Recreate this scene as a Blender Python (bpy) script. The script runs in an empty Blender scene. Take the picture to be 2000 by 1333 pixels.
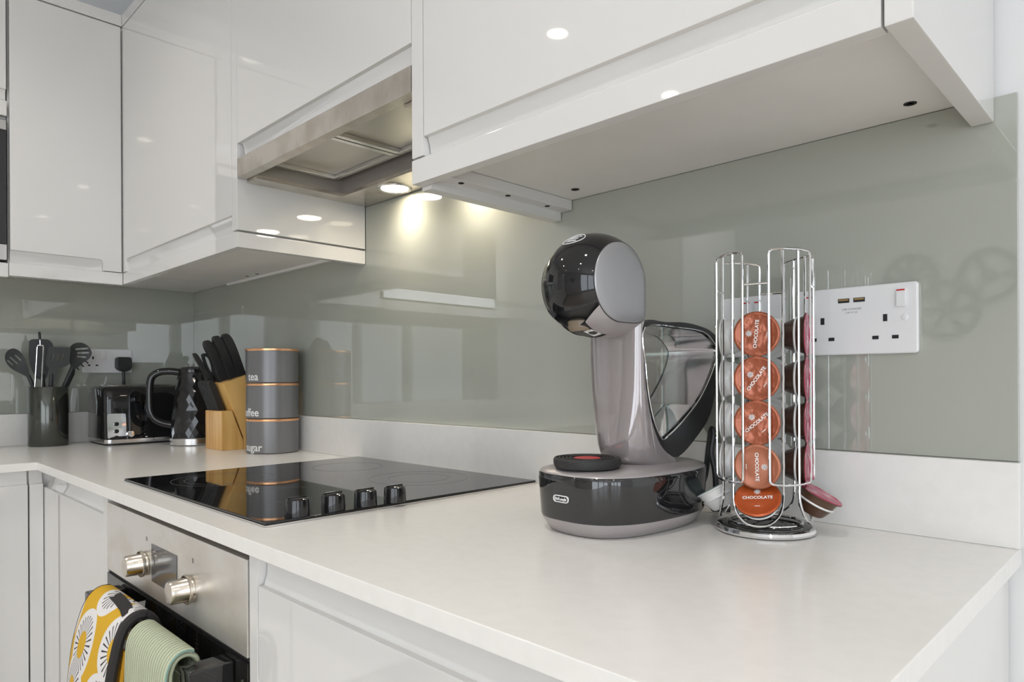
import bpy, bmesh, math, random
from mathutils import Matrix, Vector
PI = math.pi
random.seed(7)
S = bpy.context.scene
COL = S.collection

# ------------------------------------------------------------------ camera
TH, ROLL = 0.7804, -0.0052
fw = Vector((-math.sin(TH), math.cos(TH), 0)); rt = Vector((math.cos(TH), math.sin(TH), 0)); up = Vector((0, 0, 1))
cr, sr = math.cos(ROLL), math.sin(ROLL)
r2 = rt * cr + up * sr; u2 = up * cr - rt * sr
cd = bpy.data.cameras.new('camera'); cam = bpy.data.objects.new('camera', cd); COL.objects.link(cam)
cd.sensor_width = 36; cd.lens = 24.015; cd.shift_y = 0.03846; cd.clip_start = 0.01
cam.matrix_world = Matrix(((r2.x, u2.x, -fw.x, 2.5093), (r2.y, u2.y, -fw.y, -0.9301), (r2.z, u2.z, -fw.z, 1.088), (0, 0, 0, 1)))
S.camera = cam

# ------------------------------------------------------------------ world, light, exposure
w = bpy.data.worlds.new('sky'); S.world = w; w.use_nodes = True
bg = w.node_tree.nodes['Background']; bg.inputs[0].default_value = (0.86, 0.93, 1.0, 1); bg.inputs[1].default_value = 4.2
S.view_settings.view_transform = 'Standard'; S.view_settings.look = 'None'
S.view_settings.gamma = 1; S.view_settings.exposure = 0.09; S.view_settings.use_curve_mapping = False
try:
    S.cycles.use_denoising = True
    S.cycles.max_bounces = 10; S.cycles.transmission_bounces = 8; S.cycles.transparent_max_bounces = 12
    S.cycles.caustics_reflective = False; S.cycles.caustics_refractive = False
    S.cycles.sample_clamp_indirect = 6.0
except Exception:
    pass
DOWNLIGHT_W = 16.0
HOOD_W = 2.0

# ------------------------------------------------------------------ materials
MATS = {}
def mat(name, col, rough=0.4, metal=0.0, ior=1.5, coat=0.0, trans=0.0, noise=None, bump=None, aniso=0.0, extra=None):
    if name in MATS: return MATS[name]
    m = bpy.data.materials.new(name); m.use_nodes = True
    nt = m.node_tree; b = nt.nodes['Principled BSDF']
    b.inputs['Base Color'].default_value = (*col, 1); b.inputs['Roughness'].default_value = rough
    b.inputs['Metallic'].default_value = metal; b.inputs['IOR'].default_value = ior
    b.inputs['Coat Weight'].default_value = coat; b.inputs['Coat Roughness'].default_value = 0.03
    b.inputs['Transmission Weight'].default_value = trans
    if noise:                                   # (scale vec, second colour, lo, hi, detail)
        tc = nt.nodes.new('ShaderNodeTexCoord'); mp = nt.nodes.new('ShaderNodeMapping'); mp.inputs['Scale'].default_value = noise[0]
        tx = nt.nodes.new('ShaderNodeTexNoise'); tx.inputs['Scale'].default_value = 1.0; tx.inputs['Detail'].default_value = noise[4] if len(noise) > 4 else 4
        rp = nt.nodes.new('ShaderNodeValToRGB'); rp.color_ramp.elements[0].position = noise[2]; rp.color_ramp.elements[1].position = noise[3]
        rp.color_ramp.elements[0].color = (*col, 1); rp.color_ramp.elements[1].color = (*noise[1], 1)
        nt.links.new(tc.outputs['Object'], mp.inputs[0]); nt.links.new(mp.outputs[0], tx.inputs[0]); nt.links.new(tx.outputs[0], rp.inputs[0]); nt.links.new(rp.outputs[0], b.inputs['Base Color'])
    if bump:                                    # (scale vec, strength, distance)
        tc = nt.nodes.new('ShaderNodeTexCoord'); mp = nt.nodes.new('ShaderNodeMapping'); mp.inputs['Scale'].default_value = bump[0]
        tx = nt.nodes.new('ShaderNodeTexNoise'); tx.inputs['Scale'].default_value = 1.0; tx.inputs['Detail'].default_value = 2
        bp = nt.nodes.new('ShaderNodeBump'); bp.inputs['Strength'].default_value = bump[1]; bp.inputs['Distance'].default_value = bump[2]
        nt.links.new(tc.outputs['Object'], mp.inputs[0]); nt.links.new(mp.outputs[0], tx.inputs[0]); nt.links.new(tx.outputs[0], bp.inputs['Height']); nt.links.new(bp.outputs[0], b.inputs['Normal'])
    if extra: extra(nt, b)
    MATS[name] = m
    return m

GLOSS = mat('gloss_white_lacquer', (0.74, 0.73, 0.715), 0.03, ior=1.65)
CARC = mat('white_melamine', (0.88, 0.865, 0.845), 0.45, noise=((9, 9, 9), (0.84, 0.825, 0.805), .4, .75))
QUARTZ = mat('pale_quartz', (0.85, 0.835, 0.81), 0.22, noise=((55, 55, 55), (0.825, 0.81, 0.785), .4, .7, 8))
PLASTER = mat('white_plaster', (0.78, 0.78, 0.78), 0.7)
CEIL = mat('ceiling_paint', (0.80, 0.80, 0.80), 0.8)
FLOORM = mat('pale_oak_floor', (0.52, 0.45, 0.37), 0.3, noise=((3, 30, 3), (0.43, 0.36, 0.28), .35, .7))
SPLASH = mat('sage_back_painted_glass', (0.39, 0.405, 0.355), 0.01, ior=2.0)
DARKGAP = mat('dark_gap', (0.02, 0.02, 0.02), 0.8)
OVENST = mat('oven_brushed_steel', (0.80, 0.775, 0.74), 0.38, 0.75, noise=((9, 9, 14), (0.66, 0.61, 0.55), .45, .75), bump=((5, 400, 400), .03, .002))
STEEL = mat('smeared_brushed_steel', (0.66, 0.62, 0.565), 0.30, 0.9, noise=((26, 20, 18), (0.53, 0.48, 0.415), .40, .72), bump=((5, 400, 400), .03, .002))
STEELC = mat('clean_steel', (0.68, 0.67, 0.66), 0.2, 1.0, bump=((4, 300, 300), .03, .002))
CHROME = mat('chrome', (0.86, 0.86, 0.87), 0.06, 1.0)
BLKG = mat('gloss_black', (0.012, 0.012, 0.013), 0.04, ior=1.55)
BLKM = mat('matte_black', (0.018, 0.018, 0.019), 0.42)
NYLON = mat('charcoal_nylon', (0.030, 0.031, 0.033), 0.55)
HOBG = mat('ceramic_black_glass', (0.008, 0.008, 0.009), 0.025, ior=1.55, noise=((420, 420, 420), (0.32, 0.32, 0.32), .74, .80, 1))
RING = mat('grey_print', (0.10, 0.10, 0.10), 0.2)
WPLAST = mat('white_plastic', (0.80, 0.80, 0.81), 0.18)
HOLE = mat('hole_black', (0.01, 0.01, 0.01), 0.7)
RED = mat('red_plastic', (0.55, 0.01, 0.02), 0.35)
BRASS = mat('usb_contact', (0.45, 0.3, 0.12), 0.35, 0.6)
PRINT = mat('white_print', (0.85, 0.85, 0.85), 0.5)
GREYPR = mat('grey_lettering', (0.25, 0.25, 0.25), 0.5)
CANG = mat('grey_lacquered_tin', (0.185, 0.185, 0.192), 0.30, 0.25)
COPPER = mat('copper_band', (0.93, 0.50, 0.26), 0.25, 0.8)
POTM = mat('smoked_steel', (0.10, 0.105, 0.095), 0.13, 0.75)
MAUVE = mat('satin_titanium_plastic', (0.43, 0.40, 0.402), 0.32, 0.3)
MAUVEG = mat('gloss_titanium_plastic', (0.33, 0.295, 0.295), 0.06, 0.3, coat=1.0)
CAPM = mat('satin_grey_cap', (0.37, 0.37, 0.385), 0.33, 0.4)
RUBBER = mat('black_rubber', (0.02, 0.02, 0.02), 0.55, bump=((700, 700, 700), .5, .001))
FOIL = mat('brown_foil', (0.35, 0.095, 0.045), 0.22, 0.35, bump=((70, 70, 70), .35, .004))
FOIL2 = mat('tan_foil', (0.40, 0.135, 0.07), 0.3, 0.3, bump=((45, 45, 45), .15, .003))
FOIL3 = mat('orange_foil', (0.46, 0.085, 0.02), 0.22, 0.3, bump=((60, 60, 60), .25, .003))
PINK = mat('pink_foil', (0.50, 0.05, 0.12), 0.22, 0.3, bump=((70, 70, 70), .5, .005), noise=((60, 60, 60), (0.75, 0.45, 0.48), .5, .7))
TEAL = mat('pale_teal_foil', (0.45, 0.60, 0.60), 0.3, 0.2)
CHOC = mat('dark_brown_plastic', (0.055, 0.022, 0.012), 0.25)
CHOC2 = mat('brown_plastic', (0.11, 0.055, 0.032), 0.28)
IVORY = mat('white_pod_plastic', (0.88, 0.87, 0.85), 0.3)
BULB = None
def emit(name, col, st):
    m = bpy.data.materials.new(name); m.use_nodes = True; nt = m.node_tree
    e = nt.nodes.new('ShaderNodeEmission'); e.inputs[0].default_value = (*col, 1); e.inputs[1].default_value = st
    nt.links.new(e.outputs[0], nt.nodes['Material Output'].inputs[0]); return m
BULB = emit('lamp_face', (1.0, 0.90, 0.78), 34.0)
BULBH = emit('hood_lamp_face', (1.0, 0.86, 0.66), 45.0)

def wood_extra(nt, b):
    tc = nt.nodes.new('ShaderNodeTexCoord'); mp = nt.nodes.new('ShaderNodeMapping'); mp.inputs['Scale'].default_value = (55, 30, 3.2)
    tx = nt.nodes.new('ShaderNodeTexNoise'); tx.inputs['Scale'].default_value = 1; tx.inputs['Detail'].default_value = 5
    rp = nt.nodes.new('ShaderNodeValToRGB'); e = rp.color_ramp.elements
    e[0].position = .33; e[0].color = (0.62, 0.31, 0.075, 1); e[1].position = .62; e[1].color = (0.82, 0.51, 0.18, 1)
    nt.links.new(tc.outputs['Object'], mp.inputs[0]); nt.links.new(mp.outputs[0], tx.inputs[0]); nt.links.new(tx.outputs[0], rp.inputs[0]); nt.links.new(rp.outputs[0], b.inputs['Base Color'])
WOOD = mat('pine_block', (0.7, 0.42, 0.15), 0.35, extra=wood_extra)

def mesh_filter(nt, b):
    tc = nt.nodes.new('ShaderNodeTexCoord'); w1 = nt.nodes.new('ShaderNodeTexVoronoi'); w1.inputs['Scale'].default_value = 230
    w1.inputs['Randomness'].default_value = 0.0
    rp = nt.nodes.new('ShaderNodeValToRGB'); rp.color_ramp.elements[0].position = .25; rp.color_ramp.elements[1].position = .5
    rp.color_ramp.elements[0].color = (0.20, 0.19, 0.17, 1); rp.color_ramp.elements[1].color = (0.52, 0.50, 0.46, 1)
    nt.links.new(tc.outputs['Object'], w1.inputs[0]); nt.links.new(w1.outputs['Distance'], rp.inputs[0]); nt.links.new(rp.outputs[0], b.inputs['Base Color'])
FILTER = mat('aluminium_mesh', (0.4, 0.4, 0.38), 0.3, 0.8, extra=mesh_filter)

def hex_bump(nt, b):
    tc = nt.nodes.new('ShaderNodeTexCoord'); v = nt.nodes.new('ShaderNodeTexVoronoi'); v.inputs['Scale'].default_value = 62
    bp = nt.nodes.new('ShaderNodeBump'); bp.inputs['Strength'].default_value = .55; bp.inputs['Distance'].default_value = .006
    nt.links.new(tc.outputs['Object'], v.inputs[0]); nt.links.new(v.outputs['Distance'], bp.inputs['Height']); nt.links.new(bp.outputs[0], b.inputs['Normal'])
FACET = mat('faceted_gloss_black', (0.014, 0.014, 0.014), 0.06, ior=1.55, extra=hex_bump)

def towel_extra(nt, b):
    tc = nt.nodes.new('ShaderNodeTexCoord'); wv = nt.nodes.new('ShaderNodeTexWave'); wv.bands_direction = 'X'; wv.inputs['Scale'].default_value = 42; wv.inputs['Distortion'].default_value = .6
    wv.inputs['Detail'].default_value = 1
    rp = nt.nodes.new('ShaderNodeValToRGB'); rp.color_ramp.elements[0].position = .0; rp.color_ramp.elements[1].position = .35
    rp.color_ramp.elements[0].color = (0.33, 0.37, 0.25, 1); rp.color_ramp.elements[1].color = (0.53, 0.575, 0.41, 1)
    bp = nt.nodes.new('ShaderNodeBump'); bp.inputs['Strength'].default_value = .6; bp.inputs['Distance'].default_value = .002
    nt.links.new(tc.outputs['Object'], wv.inputs[0]); nt.links.new(wv.outputs[0], rp.inputs[0]); nt.links.new(rp.outputs[0], b.inputs['Base Color'])
    nt.links.new(wv.outputs[0], bp.inputs['Height']); nt.links.new(bp.outputs[0], b.inputs['Normal'])
TOWEL = mat('sage_rib_cotton', (0.6, 0.68, 0.5), 0.85, extra=towel_extra)
TOWELEDGE = mat('teal_stitching', (0.22, 0.36, 0.32), 0.85)

def flower_extra(nt, b):
    N = nt.nodes.new; L = nt.links.new
    uv = N('ShaderNodeUVMap'); vo = N('ShaderNodeTexVoronoi'); vo.voronoi_dimensions = '2D'; vo.inputs['Scale'].default_value = 10.0; vo.inputs['Randomness'].default_value = .55
    L(uv.outputs[0], vo.inputs['Vector'])
    sub = N('ShaderNodeVectorMath'); sub.operation = 'SUBTRACT'
    sc = N('ShaderNodeVectorMath'); sc.operation = 'SCALE'; sc.inputs['Scale'].default_value = 1.0
    L(uv.outputs[0], sub.inputs[0]); L(vo.outputs['Position'], sub.inputs[1]); L(sub.outputs[0], sc.inputs[0])
    sx = N('ShaderNodeSeparateXYZ'); L(sc.outputs[0], sx.inputs[0])
    at = N('ShaderNodeMath'); at.operation = 'ARCTAN2'; L(sx.outputs[1], at.inputs[0]); L(sx.outputs[0], at.inputs[1])
    mu = N('ShaderNodeMath'); mu.operation = 'MULTIPLY'; mu.inputs[1].default_value = 26; L(at.outputs[0], mu.inputs[0])
    sn = N('ShaderNodeMath'); sn.operation = 'SINE'; L(mu.outputs[0], sn.inputs[0])
    gt = N('ShaderNodeMath'); gt.operation = 'GREATER_THAN'; gt.inputs[1].default_value = .62; L(sn.outputs[0], gt.inputs[0])
    d = vo.outputs['Distance']
    def step(th):
        g = N('ShaderNodeMath'); g.operation = 'LESS_THAN'; g.inputs[1].default_value = th; L(d, g.inputs[0]); return g.outputs[0]
    petals = step(.50); core = step(.19); inner = step(.40)
    lm = N('ShaderNodeMath'); lm.operation = 'MULTIPLY'; L(gt.outputs[0], lm.inputs[0]); L(inner, lm.inputs[1])
    def mix(f, a, bb):
        m = N('ShaderNodeMix'); m.data_type = 'RGBA'; L(f, m.inputs[0])
        if isinstance(a, tuple): m.inputs[6].default_value = a
        else: L(a, m.inputs[6])
        if isinstance(bb, tuple): m.inputs[7].default_value = bb
        else: L(bb, m.inputs[7])
        return m.outputs[2]
    yel = (0.66, 0.38, 0.015, 1); wht = (0.76, 0.74, 0.73, 1); blk = (0.03, 0.025, 0.03, 1)
    c1 = mix(lm.outputs[0], wht, blk); c2 = mix(petals, yel, c1); c3 = mix(core, c2, yel)
    L(c3, b.inputs['Base Color'])
FLOWER = mat('yellow_flower_cotton', (0.7, 0.45, 0.05), 0.8, extra=flower_extra)
BINDING = mat('black_cotton_binding', (0.025, 0.022, 0.022), 0.8)
LINING = mat('mustard_lining', (0.50, 0.25, 0.01), 0.85, bump=((60, 60, 60), .6, .01))

def film(nt, b):
    b.inputs['Thin Film Thickness'].default_value = 420; b.inputs['Thin Film IOR'].default_value = 1.42
TANK = mat('clear_tank_plastic', (0.97, 0.97, 0.98), 0.01, ior=1.55, trans=1.0, extra=film)
WATER = mat('tank_water', (0.92, 0.95, 0.97), 0.0, ior=1.33, trans=1.0)
def pane_mat():
    m = bpy.data.materials.new('window_glass'); m.use_nodes = True; nt = m.node_tree
    t = nt.nodes.new('ShaderNodeBsdfTransparent'); g = nt.nodes.new('ShaderNodeBsdfGlossy'); g.inputs['Roughness'].default_value = 0.0
    x = nt.nodes.new('ShaderNodeMixShader'); x.inputs[0].default_value = .06
    nt.links.new(t.outputs[0], x.inputs[1]); nt.links.new(g.outputs[0], x.inputs[2]); nt.links.new(x.outputs[0], nt.nodes['Material Output'].inputs[0]); return m
PANE = pane_mat()

# ------------------------------------------------------------------ mesh helpers
WM = {}
def setp(o, label=None, cat=None, group=None, kind=None):
    if label: o['label'] = label
    if cat: o['category'] = cat
    if group: o['group'] = group
    if kind: o['kind'] = kind
    return o
def thing(name, label, cat, loc=(0, 0, 0), rotz=0.0, group=None):
    o = bpy.data.objects.new(name, None); o.empty_display_size = .02; COL.objects.link(o)
    o.location = loc; o.rotation_euler = (0, 0, rotz)
    WM[o] = Matrix.Translation(loc) @ Matrix.Rotation(rotz, 4, 'Z')
    return setp(o, label, cat, group)

class MB:
    def __init__(s): s.v = []; s.f = []
    def add(s, vs, fs):
        n = len(s.v); s.v += [tuple(p) for p in vs]; s.f += [tuple(i + n for i in f) for f in fs]; return s
    def box(s, x0, x1, y0, y1, z0, z1):
        return s.add([(x0, y0, z0), (x1, y0, z0), (x1, y1, z0), (x0, y1, z0), (x0, y0, z1), (x1, y0, z1), (x1, y1, z1), (x0, y1, z1)],
                     [(0, 3, 2, 1), (4, 5, 6, 7), (0, 1, 5, 4), (1, 2, 6, 5), (2, 3, 7, 6), (3, 0, 4, 7)])
    def prism(s, poly, d0, d1, f):              # f(p, q, d) -> xyz
        n = len(poly)
        vs = [f(p, q, d0) for p, q in poly] + [f(p, q, d1) for p, q in poly]
        fs = [tuple(range(n)), tuple(range(2 * n - 1, n - 1, -1))] + [(i, (i + 1) % n, n + (i + 1) % n, n + i) for i in range(n)]
        return s.add(vs, fs)
    def lathe(s, prof, n=32, c=(0, 0, 0), f=None, closed=False):  # prof [(r,h)]
        f = f or (lambda x, y, h: (c[0] + x, c[1] + y, c[2] + h))
        vs = []; fs = []; m = len(prof)
        for r, h in prof:
            for k in range(n):
                a = 2 * PI * k / n; vs.append(f(r * math.cos(a), r * math.sin(a), h))
        for i in range(m - 1 + (1 if closed else 0)):
            for k in range(n):
                a, b = i * n, ((i + 1) % m) * n
                fs.append((a + k, a + (k + 1) % n, b + (k + 1) % n, b + k))
        if not closed:
            if prof[0][0] > 1e-6: fs.append(tuple(range(n - 1, -1, -1)))
            if prof[-1][0] > 1e-6: fs.append(tuple((m - 1) * n + k for k in range(n)))
        return s.add(vs, fs)
    def tube(s, path, r, n=8, closed=False):
        P = [Vector(p) for p in path]; m = len(P); rings = []
        R = r if isinstance(r, (list, tuple)) else [r] * m
        prev = None
        for i in range(m):
            if closed: t = (P[(i + 1) % m] - P[i - 1]).normalized()
            else: t = (P[min(i + 1, m - 1)] - P[max(i - 1, 0)]).normalized()
            if prev is None:
                a = Vector((0, 0, 1)) if abs(t.z) < .9 else Vector((1, 0, 0)); nrm = (a - t * a.dot(t)).normalized()
            else:
                nrm = (prev - t * prev.dot(t)).normalized()
            prev = nrm; bn = t.cross(nrm)
            rings.append([P[i] + (nrm * math.cos(2 * PI * k / n) + bn * math.sin(2 * PI * k / n)) * R[i] for k in range(n)])
        vs = [p for q in rings for p in q]; fs = []
        for i in range(m if closed else m - 1):
            a, b = i * n, ((i + 1) % m) * n
            for k in range(n): fs.append((a + k, a + (k + 1) % n, b + (k + 1) % n, b + k))
        if not closed: fs += [tuple(range(n - 1, -1, -1)), tuple((m - 1) * n + k for k in range(n))]
        return s.add(vs, fs)
    def grid(s, rows, cols, f, wrap=False):
        vs = [f(i / (rows - 1), j / (cols - 1 if not wrap else cols)) for i in range(rows) for j in range(cols)]
        fs = []
        for i in range(rows - 1):
            for j in range(cols if wrap else cols - 1):
                fs.append((i * cols + j, i * cols + (j + 1) % cols, (i + 1) * cols + (j + 1) % cols, (i + 1) * cols + j))
        return s.add(vs, fs)
    def build(s, name, m, parent=None, bevel=0.0, seg=2, smooth=35, world=True, label=None, weld=True):
        bm = bmesh.new(); vs = [bm.verts.new(p) for p in s.v]
        for f in s.f:
            try: bm.faces.new([vs[i] for i in f])
            except ValueError: pass
        if weld: bmesh.ops.remove_doubles(bm, verts=bm.verts, dist=1e-6)
        bmesh.ops.recalc_face_normals(bm, faces=bm.faces)
        if bevel > 0:
            es = [e for e in bm.edges if len(e.link_faces) == 2 and e.calc_face_angle(0) > math.radians(28)]
            bmesh.ops.bevel(bm, geom=es, offset=bevel, segments=seg, affect='EDGES', profile=.5, clamp_overlap=True)
        me = bpy.data.meshes.new(name)
        o = bpy.data.objects.new(name, me); COL.objects.link(o)
        if parent is not None:
            o.parent = parent; WM[o] = WM[parent]
            if world: bm.transform(WM[parent].inverted())
        bm.to_mesh(me); bm.free()
        if smooth:
            for p in me.polygons: p.use_smooth = True
            me.set_sharp_from_angle(angle=math.radians(smooth))
        if bevel > 0 and smooth:
            wn_ = o.modifiers.new('flat_faces', 'WEIGHTED_NORMAL'); wn_.keep_sharp = True; wn_.weight = 100
        me.materials.append(m)
        if label: o['label'] = label
        return o
def single(mb, name, m, loc, label, cat, group=None, **kw):
    """a thing that is one mesh, origin at its base"""
    o = mb.build(name, m, None, **kw)
    o.data.transform(Matrix.Translation(-Vector(loc))); o.location = loc; WM[o] = Matrix.Translation(loc)
    return setp(o, label, cat, group)
def struct(mb, name, m, parent=None, **kw):
    o = mb.build(name, m, parent, **kw)
    if parent is None: WM[o] = Matrix.Identity(4); o['kind'] = 'structure'
    return o
def copy_tree(o, parent=None):
    c = o.copy(); COL.objects.link(c); c.parent = parent
    WM[c] = WM.get(o)
    for ch in list(o.children): copy_tree(ch, c)
    return c
def text_mb(txt, size, f, depth=.0002, align='CENTER', bold=0.0, shear=0.0):
    """lettering as a mesh; f(x,y,h) -> xyz"""
    cu = bpy.data.curves.new('lettering', 'FONT'); cu.body = txt; cu.size = size; cu.align_x = align; cu.align_y = 'CENTER'; cu.extrude = depth; cu.offset = bold; cu.shear = shear; cu.resolution_u = 3
    o = bpy.data.objects.new('lettering', cu); COL.objects.link(o)
    me = bpy.data.meshes.new_from_object(o.evaluated_get(bpy.context.evaluated_depsgraph_get()))
    b = MB(); b.add([f(v.co.x, v.co.y, v.co.z) for v in me.vertices], [tuple(p.vertices) for p in me.polygons])
    bpy.data.objects.remove(o); bpy.data.curves.remove(cu); bpy.data.meshes.remove(me)
    return b
def ident(x, y, d): return (x, y, d)
def XZ(p, q, d): return (p, d, q)               # profile in x,z extruded along y
def YZ(p, q, d): return (d, p, q)               # profile in y,z extruded along x
def XY(p, q, d): return (p, q, d)
def arc(cx, cy, r, a0, a1, n): return [(cx + r * math.cos(math.radians(a0 + (a1 - a0) * i / n)), cy + r * math.sin(math.radians(a0 + (a1 - a0) * i / n))) for i in range(n + 1)]
def rrect(x0, x1, y0, y1, r, n=4): return arc(x1 - r, y0 + r, r, -90, 0, n) + arc(x1 - r, y1 - r, r, 0, 90, n) + arc(x0 + r, y1 - r, r, 90, 180, n) + arc(x0 + r, y0 + r, r, 180, 270, n)
def smooth_path(pts, sub=6, closed=False):
    P = [Vector(p) for p in pts]; n = len(P); out = []
    for i in range(n if closed else n - 1):
        g = lambda k: P[k % n] if closed else P[max(0, min(n - 1, k))]
        a, b, c, d = g(i - 1), g(i), g(i + 1), g(i + 2)
        for j in range(sub):
            t = j / sub
            out.append(.5 * ((2 * b) + (c - a) * t + (2 * a - 5 * b + 4 * c - d) * t * t + (3 * b - a - 3 * c + d) * t ** 3))
    if not closed: out.append(P[-1])
    return out
# ================================================================== the room
CZ = 2.40                                       # ceiling height
RX, RY = 6.0, -3.5                              # far wall x, opposite wall y
struct(MB().box(-.12, RX + .15, RY - .15, .12, -.05, 0), 'floor', FLOORM)
struct(MB().box(-.12, RX + .15, RY - .15, .12, CZ, CZ + .05), 'ceiling', CEIL)
struct(MB().box(-.12, RX + .15, .006, .12, 0, CZ), 'wall_back', PLASTER)
struct(MB().box(-.12, -.006, RY, .006, 0, CZ), 'wall_left', PLASTER)
VX0, VX1 = 2.55, 5.55                            # glazed opening added to fill the fronts with light, opposite the hob
struct(MB().box(-.12, VX0, RY - .15, RY, 0, CZ).box(VX1, RX + .15, RY - .15, RY, 0, CZ).box(VX0, VX1, RY - .15, RY, 0, .12).box(VX0, VX1, RY - .15, RY, 2.25, CZ), 'wall_front', PLASTER, weld=False)
WY0, WY1, WZ0, WZ1 = -3.20, -1.45, .12, 2.25     # glazed opening in the far wall
struct(MB().box(RX, RX + .15, RY, WY0, 0, CZ).box(RX, RX + .15, WY1, .006, 0, CZ).box(RX, RX + .15, WY0, WY1, 0, WZ0).box(RX, RX + .15, WY0, WY1, WZ1, CZ), 'wall_right', PLASTER, weld=False)
FRAME = mat('white_window_frame', (.75, .75, .76), .3)
def window(name, s0, s1, P, centre, rot):
    wn = bpy.data.objects.new(name, None); COL.objects.link(wn); wn.location = centre; WM[wn] = Matrix.Translation(centre); wn['kind'] = 'structure'
    bw = (s1 - s0) / 3
    def bar(a, b, z0, z1, d0, d1): return MB().prism([(a, z0), (b, z0), (b, z1), (a, z1)], d0, d1, P)
    for k in range(3):
        a, b = s0 + k * bw, s0 + (k + 1) * bw
        fr = bar(a, a + .06, WZ0, WZ1, .04, .10)
        for q in (bar(b - .06, b, WZ0, WZ1, .04, .10), bar(a + .06, b - .06, WZ0, WZ0 + .07, .04, .10), bar(a + .06, b - .06, WZ1 - .07, WZ1, .04, .10)): fr.add(q.v, q.f)
        p = fr.build('window_frame', FRAME, wn, weld=False)
        bar(a + .06, b - .06, WZ0 + .07, WZ1 - .07, .066, .072).build('pane', PANE, p)
    pl = bpy.data.lights.new('window_daylight', 'AREA'); pl.shape = 'RECTANGLE'
    pl.size = WZ1 - WZ0 if rot[1] else s1 - s0; pl.size_y = s1 - s0 if rot[1] else WZ1 - WZ0
    pl.cycles.is_portal = True
    po = bpy.data.objects.new('window_daylight', pl); COL.objects.link(po); po.location = P((s0 + s1) / 2, (WZ0 + WZ1) / 2, .13); po.rotation_euler = rot
window('window_1', WY0, WY1, lambda s, z, d: (RX + d, s, z), (RX, (WY0 + WY1) / 2, WZ0), (0, PI / 2, 0))
window('fill_window', VX0, VX1, lambda s, z, d: (s, RY - d, z), ((VX0 + VX1) / 2, RY, WZ0), (PI / 2, 0, 0))  # added window, unseen, evens out light on doors and splashback

# ceiling downlights (warm), a grid as the reflections show
for iy, y in enumerate((-.93, -1.66, -2.45)):
    for ix, x in enumerate((.82, 2.12, 3.36, 4.52)):
        dl = thing('ceiling_downlight', 'round recessed ceiling downlight, %s of the row %s' % (['first', 'second', 'third', 'fourth'][ix] + ' from the microwave', ['nearest the hob', 'in the middle', 'nearest the gear art'][iy]), 'downlight', (x, y, CZ), 0, 'recessed ceiling downlights')
        MB().lathe([(.036, 0), (.036, -.003), (.047, -.005), (.049, 0)], 24, (x, y, CZ), closed=True).build('rim', WPLAST, dl)
        MB().lathe([(.0355, -.0005), (.0355, -.002)], 24, (x, y, CZ)).build('lamp_face', BULB, dl)
        ld = bpy.data.lights.new('downlight', 'SPOT'); ld.energy = DOWNLIGHT_W; ld.color = (1.0, .96, .91); ld.spot_size = math.radians(125); ld.spot_blend = .9; ld.shadow_soft_size = .035
        lo = bpy.data.objects.new('downlight', ld); COL.objects.link(lo); lo.location = (x, y, CZ - .012)

# ================================================================== fixed kitchen: wall panels, worktop, upstands
single(MB().prism([(0, .995), (2.376, .995), (2.376, 1.4043), (1.6936, 1.4043), (1.6936, 1.5100), (1.0908, 1.5100), (1.0908, 1.4043), (0, 1.4043)], 0, .005, XZ), 'splashback', SPLASH, (1.19, 0, .995), 'sage grey glass splashback running behind hob and coffee machine', 'splashback', bevel=.0006)
single(MB().box(-.005, 0, -1.5, 0, .995, 1.4045), 'splashback', SPLASH, (0, -.7, .995), 'sage grey glass splashback behind toaster and utensil pot', 'splashback', bevel=.0006)
top = [(.001, -.001), (.001, -2.3), (.574, -2.3), (.574, -.574), (2.378, -.574), (2.378, -.001)]
single(MB().prism(top, .881, .900, XY), 'worktop', QUARTZ, (1.0, -.3, .881), 'L-shaped pale quartz worktop with square front edge', 'worktop', bevel=.0012)
single(MB().box(.011, 2.378, -.011, .0055, .9, .9945), 'upstand', QUARTZ, (1.2, -.005, .9), 'low pale quartz upstand under the long splashback', 'upstand', bevel=.001)
single(MB().box(-.0055, .010, -2.3, -.0115, .9, .9945), 'upstand', QUARTZ, (.005, -1, .9), 'low pale quartz upstand behind the toaster', 'upstand', bevel=.001)

# ------------------------------------------------------------------ handleless cabinet fronts
def door_wall(parent, s0, s1, z0, z1, P, notch=None, nz=1.443, th=.019, name='door'):
    """slab front with a milled finger scoop along its bottom; P(s,z,d) maps along/height/depth-behind-front to xyz"""
    if notch:
        n0, n1 = notch; r = .010
        poly = [(s0, z0)]
        if n0 - s0 > .003: poly += [(n0, z0)] + arc(n0 + r, nz - r, r, 180, 90, 4)
        else: poly = [(s0, nz)]
        if s1 - n1 > .003: poly += arc(n1 - r, nz - r, r, 90, 0, 4) + [(n1, z0), (s1, z0)]
        else: poly += [(s1, nz)]
        poly += [(s1, z1), (s0, z1)]
    else: poly = [(s0, z0), (s1, z0), (s1, z1), (s0, z1)]
    d = MB().prism(poly, 0, th, P).build(name, GLOSS, parent, bevel=.0012)
    if notch:
        a, b = notch
        prof = [(z0, .0185), (z0, .0135), (nz - .012, .0115), (nz + .004, .0065), (nz + .004, .0185)]
        MB().prism(prof, a + .0006, b - .0006, lambda z, dd, s: P(s, z, dd)).build('finger_scoop', GLOSS, d, smooth=60)
    return d
yF = -.315
PM = lambda s, z, d: (s, yF + d, z)             # main run wall units
PL = lambda s, z, d: (.315 - d, s, z)           # left run wall units
CB, TOPZ = 1.4045, 2.117
def holes(parent, pts, z, r=.0055):
    for x, y in pts:
        MB().lathe([(r, 0), (r, -.0006), (r * .55, -.0006), (r * .5, .0)], 14, (x, y, z)).build('screw_hole', HOLE, parent)
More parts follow.
